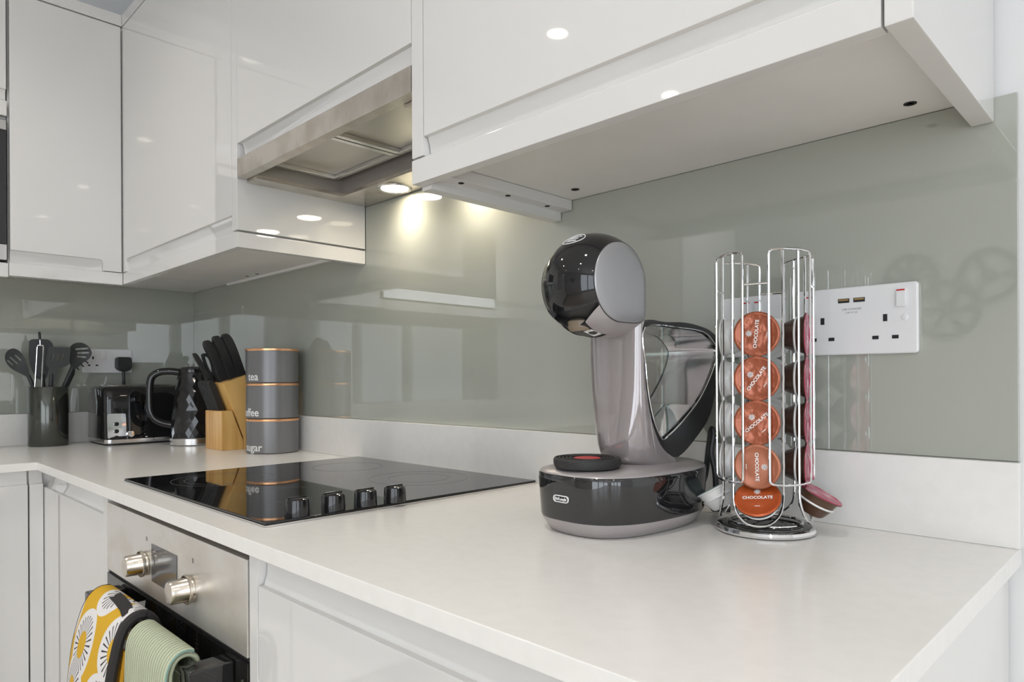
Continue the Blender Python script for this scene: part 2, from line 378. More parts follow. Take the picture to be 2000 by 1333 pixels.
# corner unit of the main run
c = thing('wall_cabinet', 'gloss white corner wall cabinet left of the extractor hood', 'cabinet', (.7, -.15, 1.37))
MB().box(.30, 1.0635, -.294, -.001, CB, TOPZ).build('body', CARC, c)
door_wall(c, .3175, 1.0620, 1.4065, TOPZ, PM, (.343, 1.0620))
MB().box(1.0640, 1.0905, yF, -.001, 1.4085, TOPZ).build('end_panel', GLOSS, c, bevel=.001)
MB().prism([(.318, yF), (1.0905, yF), (1.0905, -.001), (1.072, -.001), (1.072, yF + .018), (.318, yF + .018)], 1.372, 1.4045, XY).build('light_rail', GLOSS, c, bevel=.0012)
MB().box(.31, 1.0715, -.012, -.001, 1.398, 1.4045).build('rear_bead', CARC, c)
holes(c, [(.505, -.032), (.567, -.03)], CB)
# corner unit of the left run
c = thing('wall_cabinet', 'gloss white wall cabinet between built-in microwave and inner corner', 'cabinet', (.15, -.45, 1.37))
MB().box(.001, .294, -.5840, -.297, CB, TOPZ).box(.001, .294, -.297, -.001, CB, TOPZ).build('body', CARC, c, weld=False)
door_wall(c, -.5815, -.3180, 1.4065, TOPZ, PL, (-.5815, -.3650), nz=1.438)
MB().box(.297, .315, -.5840, -.3155, 1.370, 1.4045).build('light_rail', GLOSS, c, bevel=.0012)
# cornice strips
cn = thing('cornice', 'white cornice strip on top of the corner wall cabinets', 'cornice', (.3, -.3, TOPZ))
MB().box(.297, .315, -.5840, -.3155, TOPZ + .004, TOPZ + .036).build('strip', GLOSS, cn, bevel=.001)
MB().box(.297, 2.355, yF, yF + .018, TOPZ + .004, TOPZ + .036).build('strip', GLOSS, cn, bevel=.001)
MB().box(.297, .315, -1.19, -.5845, TOPZ + .004, TOPZ + .036).build('strip', GLOSS, cn, bevel=.001)
# microwave housing
c = thing('wall_cabinet', 'white microwave housing at the left edge of the picture', 'cabinet', (.15, -.88, 1.37))
MB().box(.001, .290, -1.186, -.5860, 1.785, TOPZ).box(.001, .05, -1.186, -.5860, CB, 1.785).box(.001, .290, -1.186, -.5860, CB - .003, CB + .002).build('body', CARC, c, weld=False)
door_wall(c, -1.184, -.5885, 1.832, TOPZ, PL, (-1.184, -.5885), nz=1.857)
MB().box(.294, .312, -1.186, -.5870, 1.788, 1.828).build('rail', GLOSS, c, bevel=.001)
MB().box(.297, .315, -1.186, -.5855, 1.366, 1.4015).build('light_rail', GLOSS, c, bevel=.001)
m = thing('microwave', 'built-in microwave with dark door and steel trims at left edge', 'microwave', (.2, -.88, 1.408))
MB().box(.055, .300, -1.180, -.5885, 1.410, 1.781).build('body', BLKM, m)
MB().box(.3005, .314, -1.180, -.5885, 1.4515, 1.7495).build('door', mat('smoked_black_glass', (.03, .03, .033), .12), m, bevel=.001)
MB().box(.3005, .314, -1.180, -.5885, 1.7505, 1.7765).build('trim', STEELC, m, bevel=.001)
MB().box(.3005, .314, -1.180, -.5885, 1.410, 1.4505).build('trim', STEELC, m, bevel=.001)
# hood cabinet
c = thing('wall_cabinet', 'gloss white wall cabinet directly above the extractor hood', 'cabinet', (1.39, -.15, 1.56))
MB().box(1.0910, 1.6925, -.294, -.001, 1.575, TOPZ).build('body', CARC, c)
d = MB().box(1.0640, 1.6925, yF - .0, yF + .019, 1.589, TOPZ)
dd = MB().box(1.0640, 1.6925, yF - .0195, yF - .0005, 1.589, TOPZ)
door = MB().box(1.0915, 1.6925, yF, yF + .019, 1.589, TOPZ).build('door', GLOSS, c, bevel=.0012)
MB().prism([(1.5575, .020), (1.5575, .0135), (1.578, .0115), (1.593, .0065), (1.593, .020)], 1.1005, 1.6920, lambda z, q, s: PM(s, z, q)).build('finger_scoop', GLOSS, door, smooth=60)
# right-hand cabinet
c = thing('wall_cabinet', 'wide gloss white wall cabinet above the coffee machine', 'cabinet', (2.02, -.15, 1.375))
MB().box(1.6960, 2.3315, -.294, -.001, CB, TOPZ).build('body', CARC, c)
MB().box(1.6945, 1.7205, yF, yF + .019, 1.4160, TOPZ).build('filler_strip', GLOSS, c, bevel=.001)
door_wall(c, 1.7225, 2.3310, 1.4165, TOPZ, PM, (1.7225, 2.3310))
MB().prism([(yF, 1.378), (yF, 1.4125), (yF + .003, 1.4150), (yF + .018, 1.4150), (yF + .018, 1.378)], 1.6938, 2.3305, YZ).build('light_rail', GLOSS, c, bevel=.001)
MB().prism([(1.6938, 1.372), (1.716, 1.372), (1.716, 1.3865), (1.741, 1.3865), (1.741, 1.404), (1.6938, 1.404)], yF + .019, -.002, XZ).build('light_rail', GLOSS, c, bevel=.0008, label='stepped white light rail with screw holes on the side return')
MB().box(2.3330, 2.3550, yF - .002, -.001, 1.376, 2.2).build('end_panel', GLOSS, c, bevel=.0015)
holes(c, [(1.788, -.05), (2.283, -.048)], CB, .007)
holes(c, [(1.730, -.25), (1.730, -.15), (1.730, -.055)], 1.3865, .0045)

# ------------------------------------------------------------------ extractor hood
h = thing('extractor_hood', 'slim stainless steel extractor hood lit from below over the hob', 'hood', (1.39, -.15, 1.51))
hx0, hx1 = 1.0915, 1.6925
MB().box(hx0, hx1, yF, yF + .020, 1.5165, 1.5565).build('front_bar', STEEL, h, bevel=.0008)
MB().box(hx0, hx0 + .045, yF + .021, -.001, 1.5105, 1.518).box(hx1 - .045, hx1, yF + .021, -.001, 1.5105, 1.518).box(hx0 + .045, hx1 - .045, -.092, -.001, 1.5105, 1.518).build('lower_frame', STEEL, h, weld=False)
MB().box(hx0 + .043, hx0 + .045, yF + .021, -.09, 1.518, 1.572).box(hx1 - .045, hx1 - .043, yF + .021, -.09, 1.518, 1.572).box(hx0 + .045, hx1 - .045, -.092, -.090, 1.518, 1.572).box(hx0, hx1, yF + .021, -.001, 1.572, 1.5745).build('inner_housing', mat('dull_steel', (.42, .39, .36), .5, .4), h, weld=False)
for k, (a, b) in enumerate(((hx0 + .062, 1.390), (1.394, hx1 - .062))):
    f = MB().box(a, b, -.292, -.118, 1.5465, 1.5485).build('grease_filter', FILTER, h)
    MB().box(a, b, -.128, -.116, 1.5385, 1.5465).box(a, b, -.294, -.284, 1.538, 1.5465).box(a, a + .012, -.284, -.128, 1.538, 1.5465).box(b - .012, b, -.284, -.128, 1.538, 1.5465).build('filter_frame', STEELC, f, weld=False, bevel=.001)
for x in (1.277, 1.507):
    lp = MB().lathe([(.030, 0), (.030, -.002), (.036, -.0035), (.038, 0)], 28, (x, -.047, 1.5105), closed=True).build('lamp_bezel', STEELC, h)
    MB().lathe([(.0295, 0), (.0295, -.0015)], 28, (x, -.047, 1.5105)).build('lamp_face', BULBH, lp)
    ld = bpy.data.lights.new('hood_light', 'SPOT'); ld.energy = HOOD_W; ld.color = (1.0, .89, .74); ld.spot_size = math.radians(155); ld.spot_blend = .9; ld.shadow_soft_size = .028
    lo = bpy.data.objects.new('hood_light', ld); COL.objects.link(lo); lo.location = (x, -.047, 1.5065)

# ------------------------------------------------------------------ base units
yB = -.556
BM = lambda s, z, d: (s, yB + d, z)
BL = lambda s, z, d: (.556 - d, s, z)
def base_front(parent, s0, s1, z0, z1, P, name='door'):
    d = MB().prism([(s0, z0), (s1, z0), (s1, z1), (s0, z1)], 0, .019, P).build(name, GLOSS, parent, bevel=.0014)
    zt = min(z1 + .040, .8795)
    prof = [(zt, .0185), (zt, .0130), (z1 + .014, .0118), (z1 - .004, .0065), (z1 - .004, .0185)]
    MB().prism(prof, s0 + .0006, s1 - .0006, lambda z, q, s: P(s, z, q)).build('finger_scoop', GLOSS, d, smooth=60)
    return d
ZT = .838
c = thing('base_cabinet', 'gloss white base cabinet between inner corner and oven', 'cabinet', (.8, -.3, 0))
MB().box(.552, 1.046, yB + .020, -.02, .10, .880).build('body', CARC, c)
base_front(c, .6210, 1.0440, .12, ZT, BM)
base_front(c, .5505, .6190, .12, ZT, BM, 'corner_post')
MB().box(1.0460, 1.0755, yB, -.02, .10, .8795).build('side_panel', GLOSS, c, bevel=.001)
MB().box(.552, 1.0755, -.50, -.48, 0, .10).build('plinth', GLOSS, c)
c = thing('base_cabinet', 'gloss white base cabinet at the far left edge under the utensil pot', 'cabinet', (.3, -.9, 0))
MB().box(.02, .535, -1.19, -.5575, .10, .880).box(.02, .535, -.5575, -.02, .10, .880).build('body', CARC, c, weld=False)
base_front(c, -1.186, -.5880, .12, ZT + .009, BL)
base_front(c, -.5850, -.5572, .12, ZT + .009, BL, 'corner_post')
MB().box(.48, .50, -1.19, -.48, 0, .10).build('plinth', GLOSS, c)
c = thing('base_cabinet', 'gloss white drawer unit right of the oven', 'cabinet', (2.0, -.3, 0))
MB().box(1.6990, 2.3560, yB + .020, -.02, .10, .880).build('body', CARC, c)
MB().box(1.6755, 1.6980, yB, -.02, .10, .8795).build('side_panel', GLOSS, c, bevel=.001)
base_front(c, 1.7000, 2.3550, .7235, ZT, BM, 'drawer')
base_front(c, 1.7000, 2.3550, .42, .680, BM, 'drawer')
base_front(c, 1.7000, 2.3550, .12, .375, BM, 'drawer')
MB().box(2.3575, 2.3740, yB - .002, -.083, .0, .8795).build('end_panel', GLOSS, c, bevel=.001)
MB().box(2.3575, 2.3660, -.0825, .0, .0, .8795).build('scribe_strip', GLOSS, c, bevel=.001)
MB().box(1.6755, 2.357, -.50, -.48, 0, .10).build('plinth', GLOSS, c)
# ------------------------------------------------------------------ oven
o = thing('oven', 'built-in stainless steel oven with two round knobs under the hob', 'oven', (1.377, -.3, .2))
ox0, ox1 = 1.0785, 1.6735
yO = -.558
MB().box(ox0 + .004, ox1 - .004, yO + .024, -.05, .27, .870).build('body', BLKM, o)
MB().box(ox0, ox1, yO, yO + .020, .742, .8655).build('control_panel', OVENST, o, bevel=.0008)
MB().box(ox0, ox1, yO + .0205, yO + .026, .866, .8790).build('vent_gap', mat('brown_black_plastic', (.035, .02, .016), .5), o)
dr = MB().box(ox0, ox1, yO, yO + .020, .275, .7355).build('door', mat('oven_black_glass', (.008, .008, .008), .03, ior=1.6), o, bevel=.0008)
MB().box(ox0, ox1, yO + .004, yO + .020, .7357, .7418).build('door_gap', BLKM, o)
MB().box(1.324, 1.4355, yO - .0008, yO + .001, .7685, .8285).build('display', mat('dark_display', (.09, .09, .095), .12), o)
for x in (1.300, 1.497):
    z = .793
    f = lambda a, b, hh, x=x, z=z: (x + a, yO - hh, z + b)
    k = MB().lathe([(.0195, 0), (.0195, .006), (.0185, .0075), (.0172, .009), (.0165, .030), (.0150, .0335), (.0, .0342)], 36, f=f).build('knob', mat('warm_steel', (.70, .64, .56), .22, 1.0), o, smooth=40)
    MB().lathe([(.0200, 0.0065), (.0212, .0075), (.0212, .0105), (.0200, .0115)], 36, f=f, closed=True).build('collar', mat('warm_steel', (.70, .64, .56), .22, 1.0), k)
for x, z, t in ((1.497, .832, '0'), (1.300, .832, '0')):
    text_mb(t, .011, lambda a, b, hh, x=x, z=z: (x + a, yO - .0003 - hh, z + b), .0001).build('dial_mark', GREYPR, o)
hb = MB().box(1.195, 1.601, -.612, -.594, .7155, .7275).build('handle_bar', STEELC, o, bevel=.002)
for a, b in ((1.602, 1.636), (1.160, 1.194)):
    MB().box(a, b, -.614, yO, .700, .7295).build('handle_bracket', BLKG, o, bevel=.003)
# tea towel folded over the oven handle
def over_bar(path):
    P = smooth_path([(0, y, z) for y, z in path], 6)
    L = [0]
    for i in range(1, len(P)): L.append(L[-1] + (P[i] - P[i - 1]).length)
    return P, L
def sheet(path, xl, xr, cols, thick, name, m, parent=None, wob=0.0, wave=0.0):
    P, L = over_bar(path); n = len(P); vs = []; fs = []; uv = []
    for i in range(n):
        a, b = xl(i / (n - 1), P[i].z, P[i].y), xr(i / (n - 1), P[i].z, P[i].y)
        for j in range(cols):
            t = j / (cols - 1); x = a + (b - a) * t
            hang = max(0, .735 - P[i].z)
            y = P[i].y - wob * math.sin(t * PI) * min(1, hang / .1) * (1 if P[i].y < -.603 else -.3) + wave * math.sin(t * 19 + hang * 9) * min(1, hang / .15)
            vs.append((x, y, P[i].z)); uv.append((x, L[i]))
    for i in range(n - 1):
        for j in range(cols - 1): fs.append((i * cols + j, i * cols + j + 1, (i + 1) * cols + j + 1, (i + 1) * cols + j))
    me = bpy.data.meshes.new(name); me.from_pydata(vs, [], fs); ul = me.uv_layers.new(name='UVMap')
    for lp in me.loops: ul.data[lp.index].uv = uv[lp.vertex_index]
    for p in me.polygons: p.use_smooth = True
    ob = bpy.data.objects.new(name, me); COL.objects.link(ob); me.materials.append(m)
    sm = ob.modifiers.new('thickness', 'SOLIDIFY'); sm.thickness = thick; sm.offset = 0
    bv = ob.modifiers.new('soft', 'BEVEL'); bv.width = thick * .35; bv.segments = 2; bv.limit_method = 'ANGLE'
    if parent is not None:
        me.transform(WM[parent].inverted()); ob.parent = parent; WM[ob] = WM[parent]
    return ob, vs, cols, n
tw = thing('tea_towel', 'pale green ribbed tea towel folded over the oven handle', 'towel', (1.51, -.60, .45))
path = [(-.5855, .50), (-.5855, .62), (-.586, .700), (-.5875, .726), (-.594, .7345), (-.603, .7370), (-.613, .7335), (-.6195, .722), (-.622, .70), (-.624, .62), (-.627, .52), (-.628, .42)]
sheet(path, lambda t, z, y: 1.446, lambda t, z, y: 1.594, 22, .0062, 'cloth', TOWEL, tw, wave=.0012)
path2 = [(-.6275, .704), (-.6315, .64), (-.635, .54), (-.636, .42)]
path2 = [(-.5940, .7410), (-.603, .7440), (-.6155, .7405), (-.6255, .727), (-.6295, .70), (-.632, .62), (-.635, .52), (-.637, .42)]
ob, vs, cols, n = sheet(path2, lambda t, z, y: 1.444, lambda t, z, y: 1.597, 22, .0055, 'folded_layer', TOWEL, tw, wave=.0015)
MB().tube([(x + .0005, y, z) for x, y, z in [vs[i * cols + cols - 1] for i in range(n)]], .0013, 6).build('stitched_edge', TOWELEDGE, tw)
# padded oven glove
gl = thing('oven_glove', 'yellow flowered padded oven glove with black binding on oven handle', 'oven glove', (1.28, -.61, .45))
path = [(-.578, .60), (-.580, .68), (-.584, .725), (-.592, .742), (-.604, .7495), (-.617, .7465), (-.629, .733), (-.638, .705), (-.645, .66), (-.650, .58), (-.652, .50), (-.652, .40)]
def interp(tab, z):
    for (z0, x0), (z1, x1) in zip(tab, tab[1:]):
        if z >= z1: return x0 + (x1 - x0) * (z0 - z) / (z0 - z1)
    return tab[-1][1]
GL = [(.76, 1.245), (.735, 1.250), (.711, 1.248), (.66, 1.238), (.608, 1.231), (.55, 1.215), (.45, 1.19), (.35, 1.17)]
GR = [(.76, 1.425), (.74, 1.426), (.70, 1.428), (.66, 1.424), (.61, 1.404), (.55, 1.380), (.45, 1.34), (.35, 1.32)]
xl = lambda t, z, y: interp(GL, z) if y < -.60 else 1.240 + (z - .75) * .1
xr = lambda t, z, y: interp(GR, z) if y < -.60 else 1.424
ob, vs, cols, n = sheet(path, xl, xr, 26, .013, 'padded_panel', FLOWER, gl, wob=.012)
edge_r = [Vector(vs[i * cols + cols - 1]) for i in range(n)]; edge_l = [Vector(vs[i * cols]) for i in range(n)]
MB().tube(edge_r, .0078, 8).build('binding', BINDING, gl)
MB().tube(edge_l, .0070, 8).build('binding', BINDING, gl)
# hanging loop, flat black tape lying along the fold
tp = [(1.316, -.6175, -.6015, .7560), (1.350, -.6195, -.6035, .7570), (1.390, -.6230, -.6070, .7560), (1.414, -.6270, -.6110, .7530)]
b = MB()
for (x0, ya, yb, z0), (x1, yc, yd, z1) in zip(tp, tp[1:]):
    b.add([(x0, ya, z0 - .004), (x0, yb, z0), (x1, yd, z1), (x1, yc, z1 - .004), (x0, ya, z0 - .002), (x0, yb, z0 + .002), (x1, yd, z1 + .002), (x1, yc, z1 - .002)],
          [(0, 3, 2, 1), (4, 5, 6, 7), (0, 1, 5, 4), (1, 2, 6, 5), (2, 3, 7, 6), (3, 0, 4, 7)])
b.build('hanging_loop', BINDING, gl)
path3 = [(-.628, .705), (-.632, .66), (-.634, .58), (-.634, .50), (-.634, .40)]
sheet(path3, lambda t, z, y: interp(GR, z) - .03, lambda t, z, y: interp(GR, z) + .012, 10, .004, 'lining', LINING, gl, wave=.004)

# ------------------------------------------------------------------ hob
h = thing('hob', 'black ceramic glass hob with four control knobs along its right side', 'hob', (1.374, -.274, .9))
MB().box(1.0805, 1.6670, -.5305, -.0170, .9002, .9026).build('trim', STEELC, h)
MB().box(1.0815, 1.6660, -.5295, -.0180, .9026, .9062).build('glass_plate', HOBG, h, bevel=.0012)
for x, y, rs in ((1.225, -.40, (.09, .068)), (1.24, -.145, (.072,)), (1.475, -.40, (.072,)), (1.485, -.145, (.09, .055))):
    for r in rs: MB().lathe([(r, .9060), (r + .0012, .9060), (r + .0012, .90635), (r, .90635)], 56, (x, y, 0), closed=True).build('cooking_zone', RING, h)
for x, y in ((1.6465, -.4755), (1.6470, -.4205), (1.6520, -.3705), (1.6570, -.3220)):
    prof = [(.0, 0), (.0168, 0), (.0168, .002), (.0162, .0175), (.0155, .0215), (.0125, .0235), (0, .0240)]
    k = MB().lathe(prof, 32, (x, y, .9062)).build('knob', BLKG, h)
    MB().box(x - .0015, x + .0015, y - .014, y + .014, .9295, .9310).build('grip_ridge', BLKG, k, bevel=.0005)

# ------------------------------------------------------------------ sockets
def plate(parent, w0, w1, z0, z1, M):
    return MB().prism(rrect(w0, w1, z0, z1, .004), 0, .0075, M).build('face_plate', WPLAST, parent, bevel=.0022, seg=3)
def uk_outlet(parent, s, z, M):
    for ds, dz, a, b in ((0, .0115, .0024, .0044), (-.0112, -.0125, .0036, .0022), (.0112, -.0125, .0036, .0022)):
        MB().prism([(s + ds - a, z + dz - b), (s + ds + a, z + dz - b), (s + ds + a, z + dz + b), (s + ds - a, z + dz + b)], .0074, .0079, M).build('pin_slot', HOLE, parent)
def rocker(parent, s, z, M, red=True):
    r = MB().prism(rrect(s - .0052, s + .0052, z - .0105, z + .0105, .001, 2), .0074, .0105, M).build('rocker_switch', WPLAST, parent, bevel=.0008)
    if red: MB().prism([(s - .0045, z + .0085), (s + .0045, z + .0085), (s + .0045, z + .0102), (s - .0045, z + .0102)], .0105, .0109, M).build('red_marker', RED, r)
MS = lambda s, z, d: (s, -d, z)
ML = lambda s, z, d: (d, s, z)
k = thing('wall_socket', 'white double socket with two charging ports right of the capsule rack', 'socket', (2.207, 0, 1.118))
plate(k, 2.1345, 2.2800, 1.1185, 1.2050, MS)
uk_outlet(k, 2.1690, 1.1515, MS); uk_outlet(k, 2.2440, 1.1515, MS)
rocker(k, 2.2620, 1.1860, MS); rocker(k, 2.1535, 1.1860, MS)
for s in (2.1955, 2.2140):
    u = MB().prism([(s - .0068, 1.1850), (s + .0068, 1.1850), (s + .0068, 1.1905), (s - .0068, 1.1905)], .0074, .0079, MS).build('charging_port', HOLE, k)
    MB().prism([(s - .0058, 1.1878), (s + .0058, 1.1878), (s + .0058, 1.1896), (s - .0058, 1.1896)], .0079, .0081, MS).build('contact_tongue', BRASS, u)
text_mb('USB CHARGER', .0036, lambda a, b, d: (2.2050 + a, -.0076 - d, 1.1765 + b), .00008).build('lettering', GREYPR, k)
text_mb('2.4A 5V DC', .0030, lambda a, b, d: (2.2050 + a, -.0076 - d, 1.1722 + b), .00008).build('lettering', GREYPR, k)
MB().lathe([(.0040, 0), (.0044, .0004), (.0036, .0008)], 20, f=lambda a, b, d: (2.2655 + a, -.0074 - d, 1.1625 + b)).build('screw_cap', WPLAST, k)
k = thing('wall_socket', 'white wall plate with red switch marks half hidden behind capsule rack', 'socket', (2.07, 0, 1.12))
plate(k, 2.0290, 2.1150, 1.1190, 1.2050, MS)
rocker(k, 2.0660, 1.1860, MS)
rocker(k, 2.0820, 1.1860, MS)
k = thing('wall_socket', 'white double wall socket behind the toaster with one plug in it', 'socket', (0, -.275, 1.119))
plate(k, -.3470, -.2030, 1.1190, 1.1970, ML)
uk_outlet(k, -.3170, 1.1560, ML)
rocker(k, -.2860, 1.178, ML, False); rocker(k, -.2640, 1.178, ML, False)
g = thing('power_plug', 'black three-pin plug in the wall socket behind the toaster', 'plug', (0, -.233, 1.15))
MB().prism([(-.2560, 1.137), (-.2520, 1.130), (-.2400, 1.124), (-.2260, 1.124), (-.2140, 1.130), (-.2100, 1.137), (-.2100, 1.163), (-.2140, 1.171), (-.2520, 1.171), (-.2560, 1.163)], .0080, .036, ML).build('plug_body', BLKM, g, bevel=.004)
MB().tube(smooth_path([(.022, -.233, 1.128), (.024, -.233, 1.10), (.022, -.232, 1.065), (.022, -.231, 1.03), (.02, -.23, .93)]), .0048, 10).build('cord', BLKM, g)

# ------------------------------------------------------------------ utensil pot and tools
CPX, CPY = .0850, -.4537
EX, EY = .1928, .9812; VX, VY = -.9812, .1928
def UT(s, z, off): return (CPX + EX * s + VX * off, CPY + EY * s + VY * off, .9 + z)
po_ = single(MB().lathe([(0, .0), (.0505, .0), (.0515, .002), (.0520, .174), (.0508, .176), (.0495, .174), (.049, .006), (0, .005)], 40, (CPX, CPY, .9)), 'utensil_pot', POTM, (CPX, CPY, .9), 'dark grey cylindrical utensil pot left of the toaster', 'pot')
def plate_holes(outer, hls, d0, d1, f, name, m, parent=None, bevel=0, world=True):
    bm = bmesh.new(); es = []
    for loop in [outer] + hls:
        vs = [bm.verts.new((p[0], p[1], 0)) for p in loop]
        es += [bm.edges.new((vs[i], vs[(i + 1) % len(vs)])) for i in range(len(vs))]
    bmesh.ops.triangle_fill(bm, use_beauty=True, edges=es)
    fs = list(bm.faces); nv = {}
    b = MB(); idx = {v: i for i, v in enumerate(bm.verts)}; n = len(idx); V = list(bm.verts)
    b.v = [f(v.co.x, v.co.y, d0) for v in V] + [f(v.co.x, v.co.y, d1) for v in V]
    for fc in fs:
        q = [idx[v] for v in fc.verts]; b.f.append(tuple(q)); b.f.append(tuple(i + n for i in reversed(q)))
    for e in bm.edges:
        if len(e.link_faces) == 1:
            a, c2 = idx[e.verts[0]], idx[e.verts[1]]; b.f.append((a, c2, c2 + n, a + n))
    bm.free()
    return b.build(name, m, parent, bevel=bevel, world=world, weld=False, smooth=25)
def poly_smooth(pts, sub=5): return [(p.x, p.y) for p in smooth_path([(a, b, 0) for a, b in pts], sub, closed=True)]
def slot(cx, cy, L, w, ang):
    c2, s2 = math.cos(ang), math.sin(ang); out = []
    for q, p in [(-L, -w), (L, -w), (L + w * .7, 0), (L, w), (-L, w), (-L - w * .7, 0)]: out.append((cx + q * c2 - p * s2, cy + q * s2 + p * c2))
    return out
def dish(f, cx, cy, R, depth):                  # bends a flat tool head into a shallow bowl
    def g(s, z, d):
        q = min(1, ((s - cx) ** 2 + (z - cy) ** 2) / (R * R)); return f(s, z, d + depth * (1 - q))
    return g
def tool(name, label, base): return thing(name, label, 'utensil', base, 0, 'kitchen tools in the dark pot')
t = tool('slotted_spoon', 'charcoal slotted spoon leaning out on the left of the utensil pot', UT(-.02, .01, 0))
hd = poly_smooth([(-.1045, .262), (-.100, .279), (-.0855, .289), (-.0690, .281), (-.0560, .258), (-.0480, .226), (-.0455, .203), (-.060, .211), (-.0860, .2275), (-.0995, .244)])
plate_holes(hd, [slot(-.0835, .254, .013, .0017, -.85), slot(-.0735, .262, .010, .0017, -.85), slot(-.092, .247, .009, .0015, -.85)], -.002, .002, dish(UT, -.077, .25, .045, .010), 'head', NYLON, t)
MB().tube([UT(-.049, .210, .0), UT(-.0425, .192, 0), UT(-.035, .170, 0), UT(-.012, .012, 0)], [.0055, .0055, .005, .005], 10).build('handle', NYLON, t)
t = tool('spatula', 'broad solid charcoal spatula standing at the back of the utensil pot', UT(-.01, .01, .02))
plate_holes(poly_smooth([(-.047, .300), (-.0455, .313), (-.036, .3185), (-.002, .3185), (.010, .308), (.0135, .290), (.010, .262), (.001, .225), (-.006, .20), (-.026, .20), (-.040, .225), (-.0475, .262)], 4), [], -.002, .003, lambda s, z, d: UT(s, z, d + .022), 'head', NYLON, t)
MB().tube([UT(-.015, .215, .022), UT(-.012, .17, .022), UT(-.005, .012, .02)], .006, 10).build('handle', NYLON, t)
t = tool('masher', 'masher with bright steel frame handle and black tip in utensil pot', UT(-.02, .01, -.02))
MB().tube([UT(-.0345, .02, -.018), UT(-.0330, .17, -.018), UT(-.0265, .292, -.018), UT(-.0245, .2985, -.018), UT(-.0130, .2985, -.018), UT(-.0115, .292, -.018), UT(-.0165, .17, -.018), UT(-.017, .02, -.018)], .0021, 8).build('steel_frame', CHROME, t)
MB().tube([UT(-.0195, .2985, -.018), UT(-.0200, .320, -.018)], .0016, 8).build('stem', CHROME, t)
MB().tube([UT(-.0200, .315, -.018), UT(-.0203, .320, -.018), UT(-.0208, .330, -.018), UT(-.0210, .3365, -.018), UT(-.0210, .339, -.018)], [.0018, .0034, .0038, .003, .001], 10).build('tip', BLKM, t)
t = tool('slotted_turner', 'charcoal slotted turner with square blade at front of utensil pot', UT(.01, .01, -.03))
plate_holes([(.0020, .2935), (.0050, .2955), (.0540, .2925), (.0560, .290), (.0525, .2445), (.0480, .2400), (.0270, .2315), (.0150, .19), (.0125, .172), (-.001, .172), (.0035, .2130), (.0010, .2320), (-.0075, .2440), (-.0070, .2490)], [slot(.0110, .264, .011, .0024, 1.25), slot(.0225, .264, .011, .0024, 1.22), slot(.0345, .263, .010, .0024, 1.18)], -.002, .002, lambda s, z, d: UT(s, z, d - .026 - .06 * max(0, z - .23)), 'head', NYLON, t)
MB().tube([UT(.0075, .215, -.026), UT(.006, .175, -.026), UT(.004, .012, -.02)], .0058, 10).build('handle', NYLON, t)
t = tool('pasta_spoon', 'charcoal spoon with toothed open end on the right of utensil pot', UT(.02, .01, 0))
plate_holes(poly_smooth([(.0530, .292), (.0660, .3075), (.0860, .3100), (.1040, .298), (.1115, .279), (.1050, .262), (.0880, .248), (.0720, .232), (.0600, .226), (.0560, .240), (.0500, .268)], 4), [slot(.0860, .292, .016, .0026, .12), slot(.0890, .2795, .014, .0026, .05), slot(.0850, .267, .011, .0024, -.1)], -.002, .002, dish(UT, .083, .272, .045, .009), 'head', NYLON, t)
MB().tube([UT(.0620, .236, .002), UT(.0500, .205, 0), UT(.0370, .172, 0), UT(.014, .012, 0)], [.0065, .006, .0055, .005], 10).build('handle', NYLON, t)
for k2 in range(3): MB().tube([UT(.096 - k2 * .012, .254 - k2 * .010, .004), UT(.101 - k2 * .012, .247 - k2 * .010, -.008)], .002, 6).build('tooth', NYLON, t)
t = tool('ladle', 'slim charcoal ladle handle low on the right rim of utensil pot', UT(.025, .01, .02))
MB().tube([UT(.0660, .236, .02), UT(.0610, .215, .02), UT(.0450, .172, .02), UT(.020, .012, .01)], [.004, .006, .0055, .005], 10).build('handle', NYLON, t)

# ------------------------------------------------------------------ toaster
t = thing('toaster', 'gloss black toaster with steel base band in the corner', 'toaster', (.14, -.204, .9))
ty0, ty1 = -.343, -.065
prof = [(.045, .919), (.238, .919), (.239, .93), (.233, 1.045), (.224, 1.066), (.205, 1.0765), (.140, 1.079), (.075, 1.0765), (.057, 1.066), (.048, 1.045), (.044, .93)]
prof = [(p.x, p.y) for p in smooth_path([(a, b, 0) for a, b in prof], 3, closed=True)]
def lo(y, ins): return [(.1415 + (p - .1415) * (1 - ins), .919 + (q - .919) * (1 - ins * .5)) for p, q in prof]
b = MB(); n = len(prof); ys = [(ty0, .14), (ty0 + .004, .06), (ty0 + .013, .015), (ty0 + .025, 0), (ty1 - .025, 0), (ty1 - .013, .015), (ty1 - .004, .06), (ty1, .14)]
vs = [(p, y, q) for y, ins in ys for p, q in lo(y, ins)]
fs = [tuple(range(n)), tuple(range((len(ys) - 1) * n, len(ys) * n))] + [(i * n + j, i * n + (j + 1) % n, (i + 1) * n + (j + 1) % n, (i + 1) * n + j) for i in range(len(ys) - 1) for j in range(n)]
b.add(vs, fs).build('body', BLKG, t, smooth=50)
MB().prism(rrect(.043, .241, ty0 - .001, ty1 + .001, .02), .9055, .9190, XY).build('base_band', STEELC, t, bevel=.0015)
MB().prism(rrect(.048, .236, ty0 + .004, ty1 - .004, .02), .9, .9055, XY).build('foot', BLKM, t)
for x0 in (.085, .160):
    s = MB().box(x0, x0 + .038, -.315, -.095, 1.0765, 1.0805).build('slot_rim', STEELC, t, bevel=.001)
    MB().box(x0 + .004, x0 + .034, -.311, -.099, 1.0806, 1.0811).build('slot_opening', HOLE, s)
FX = lambda s, z, d: (.2395 - .00006 * max(0, (z - .93) * 1000) + d, s, z)
cp = MB().prism(rrect(-.3370, -.2865, .9205, .9950, .006), .0, .0016, FX).build('control_plate', CHROME, t, bevel=.0006)
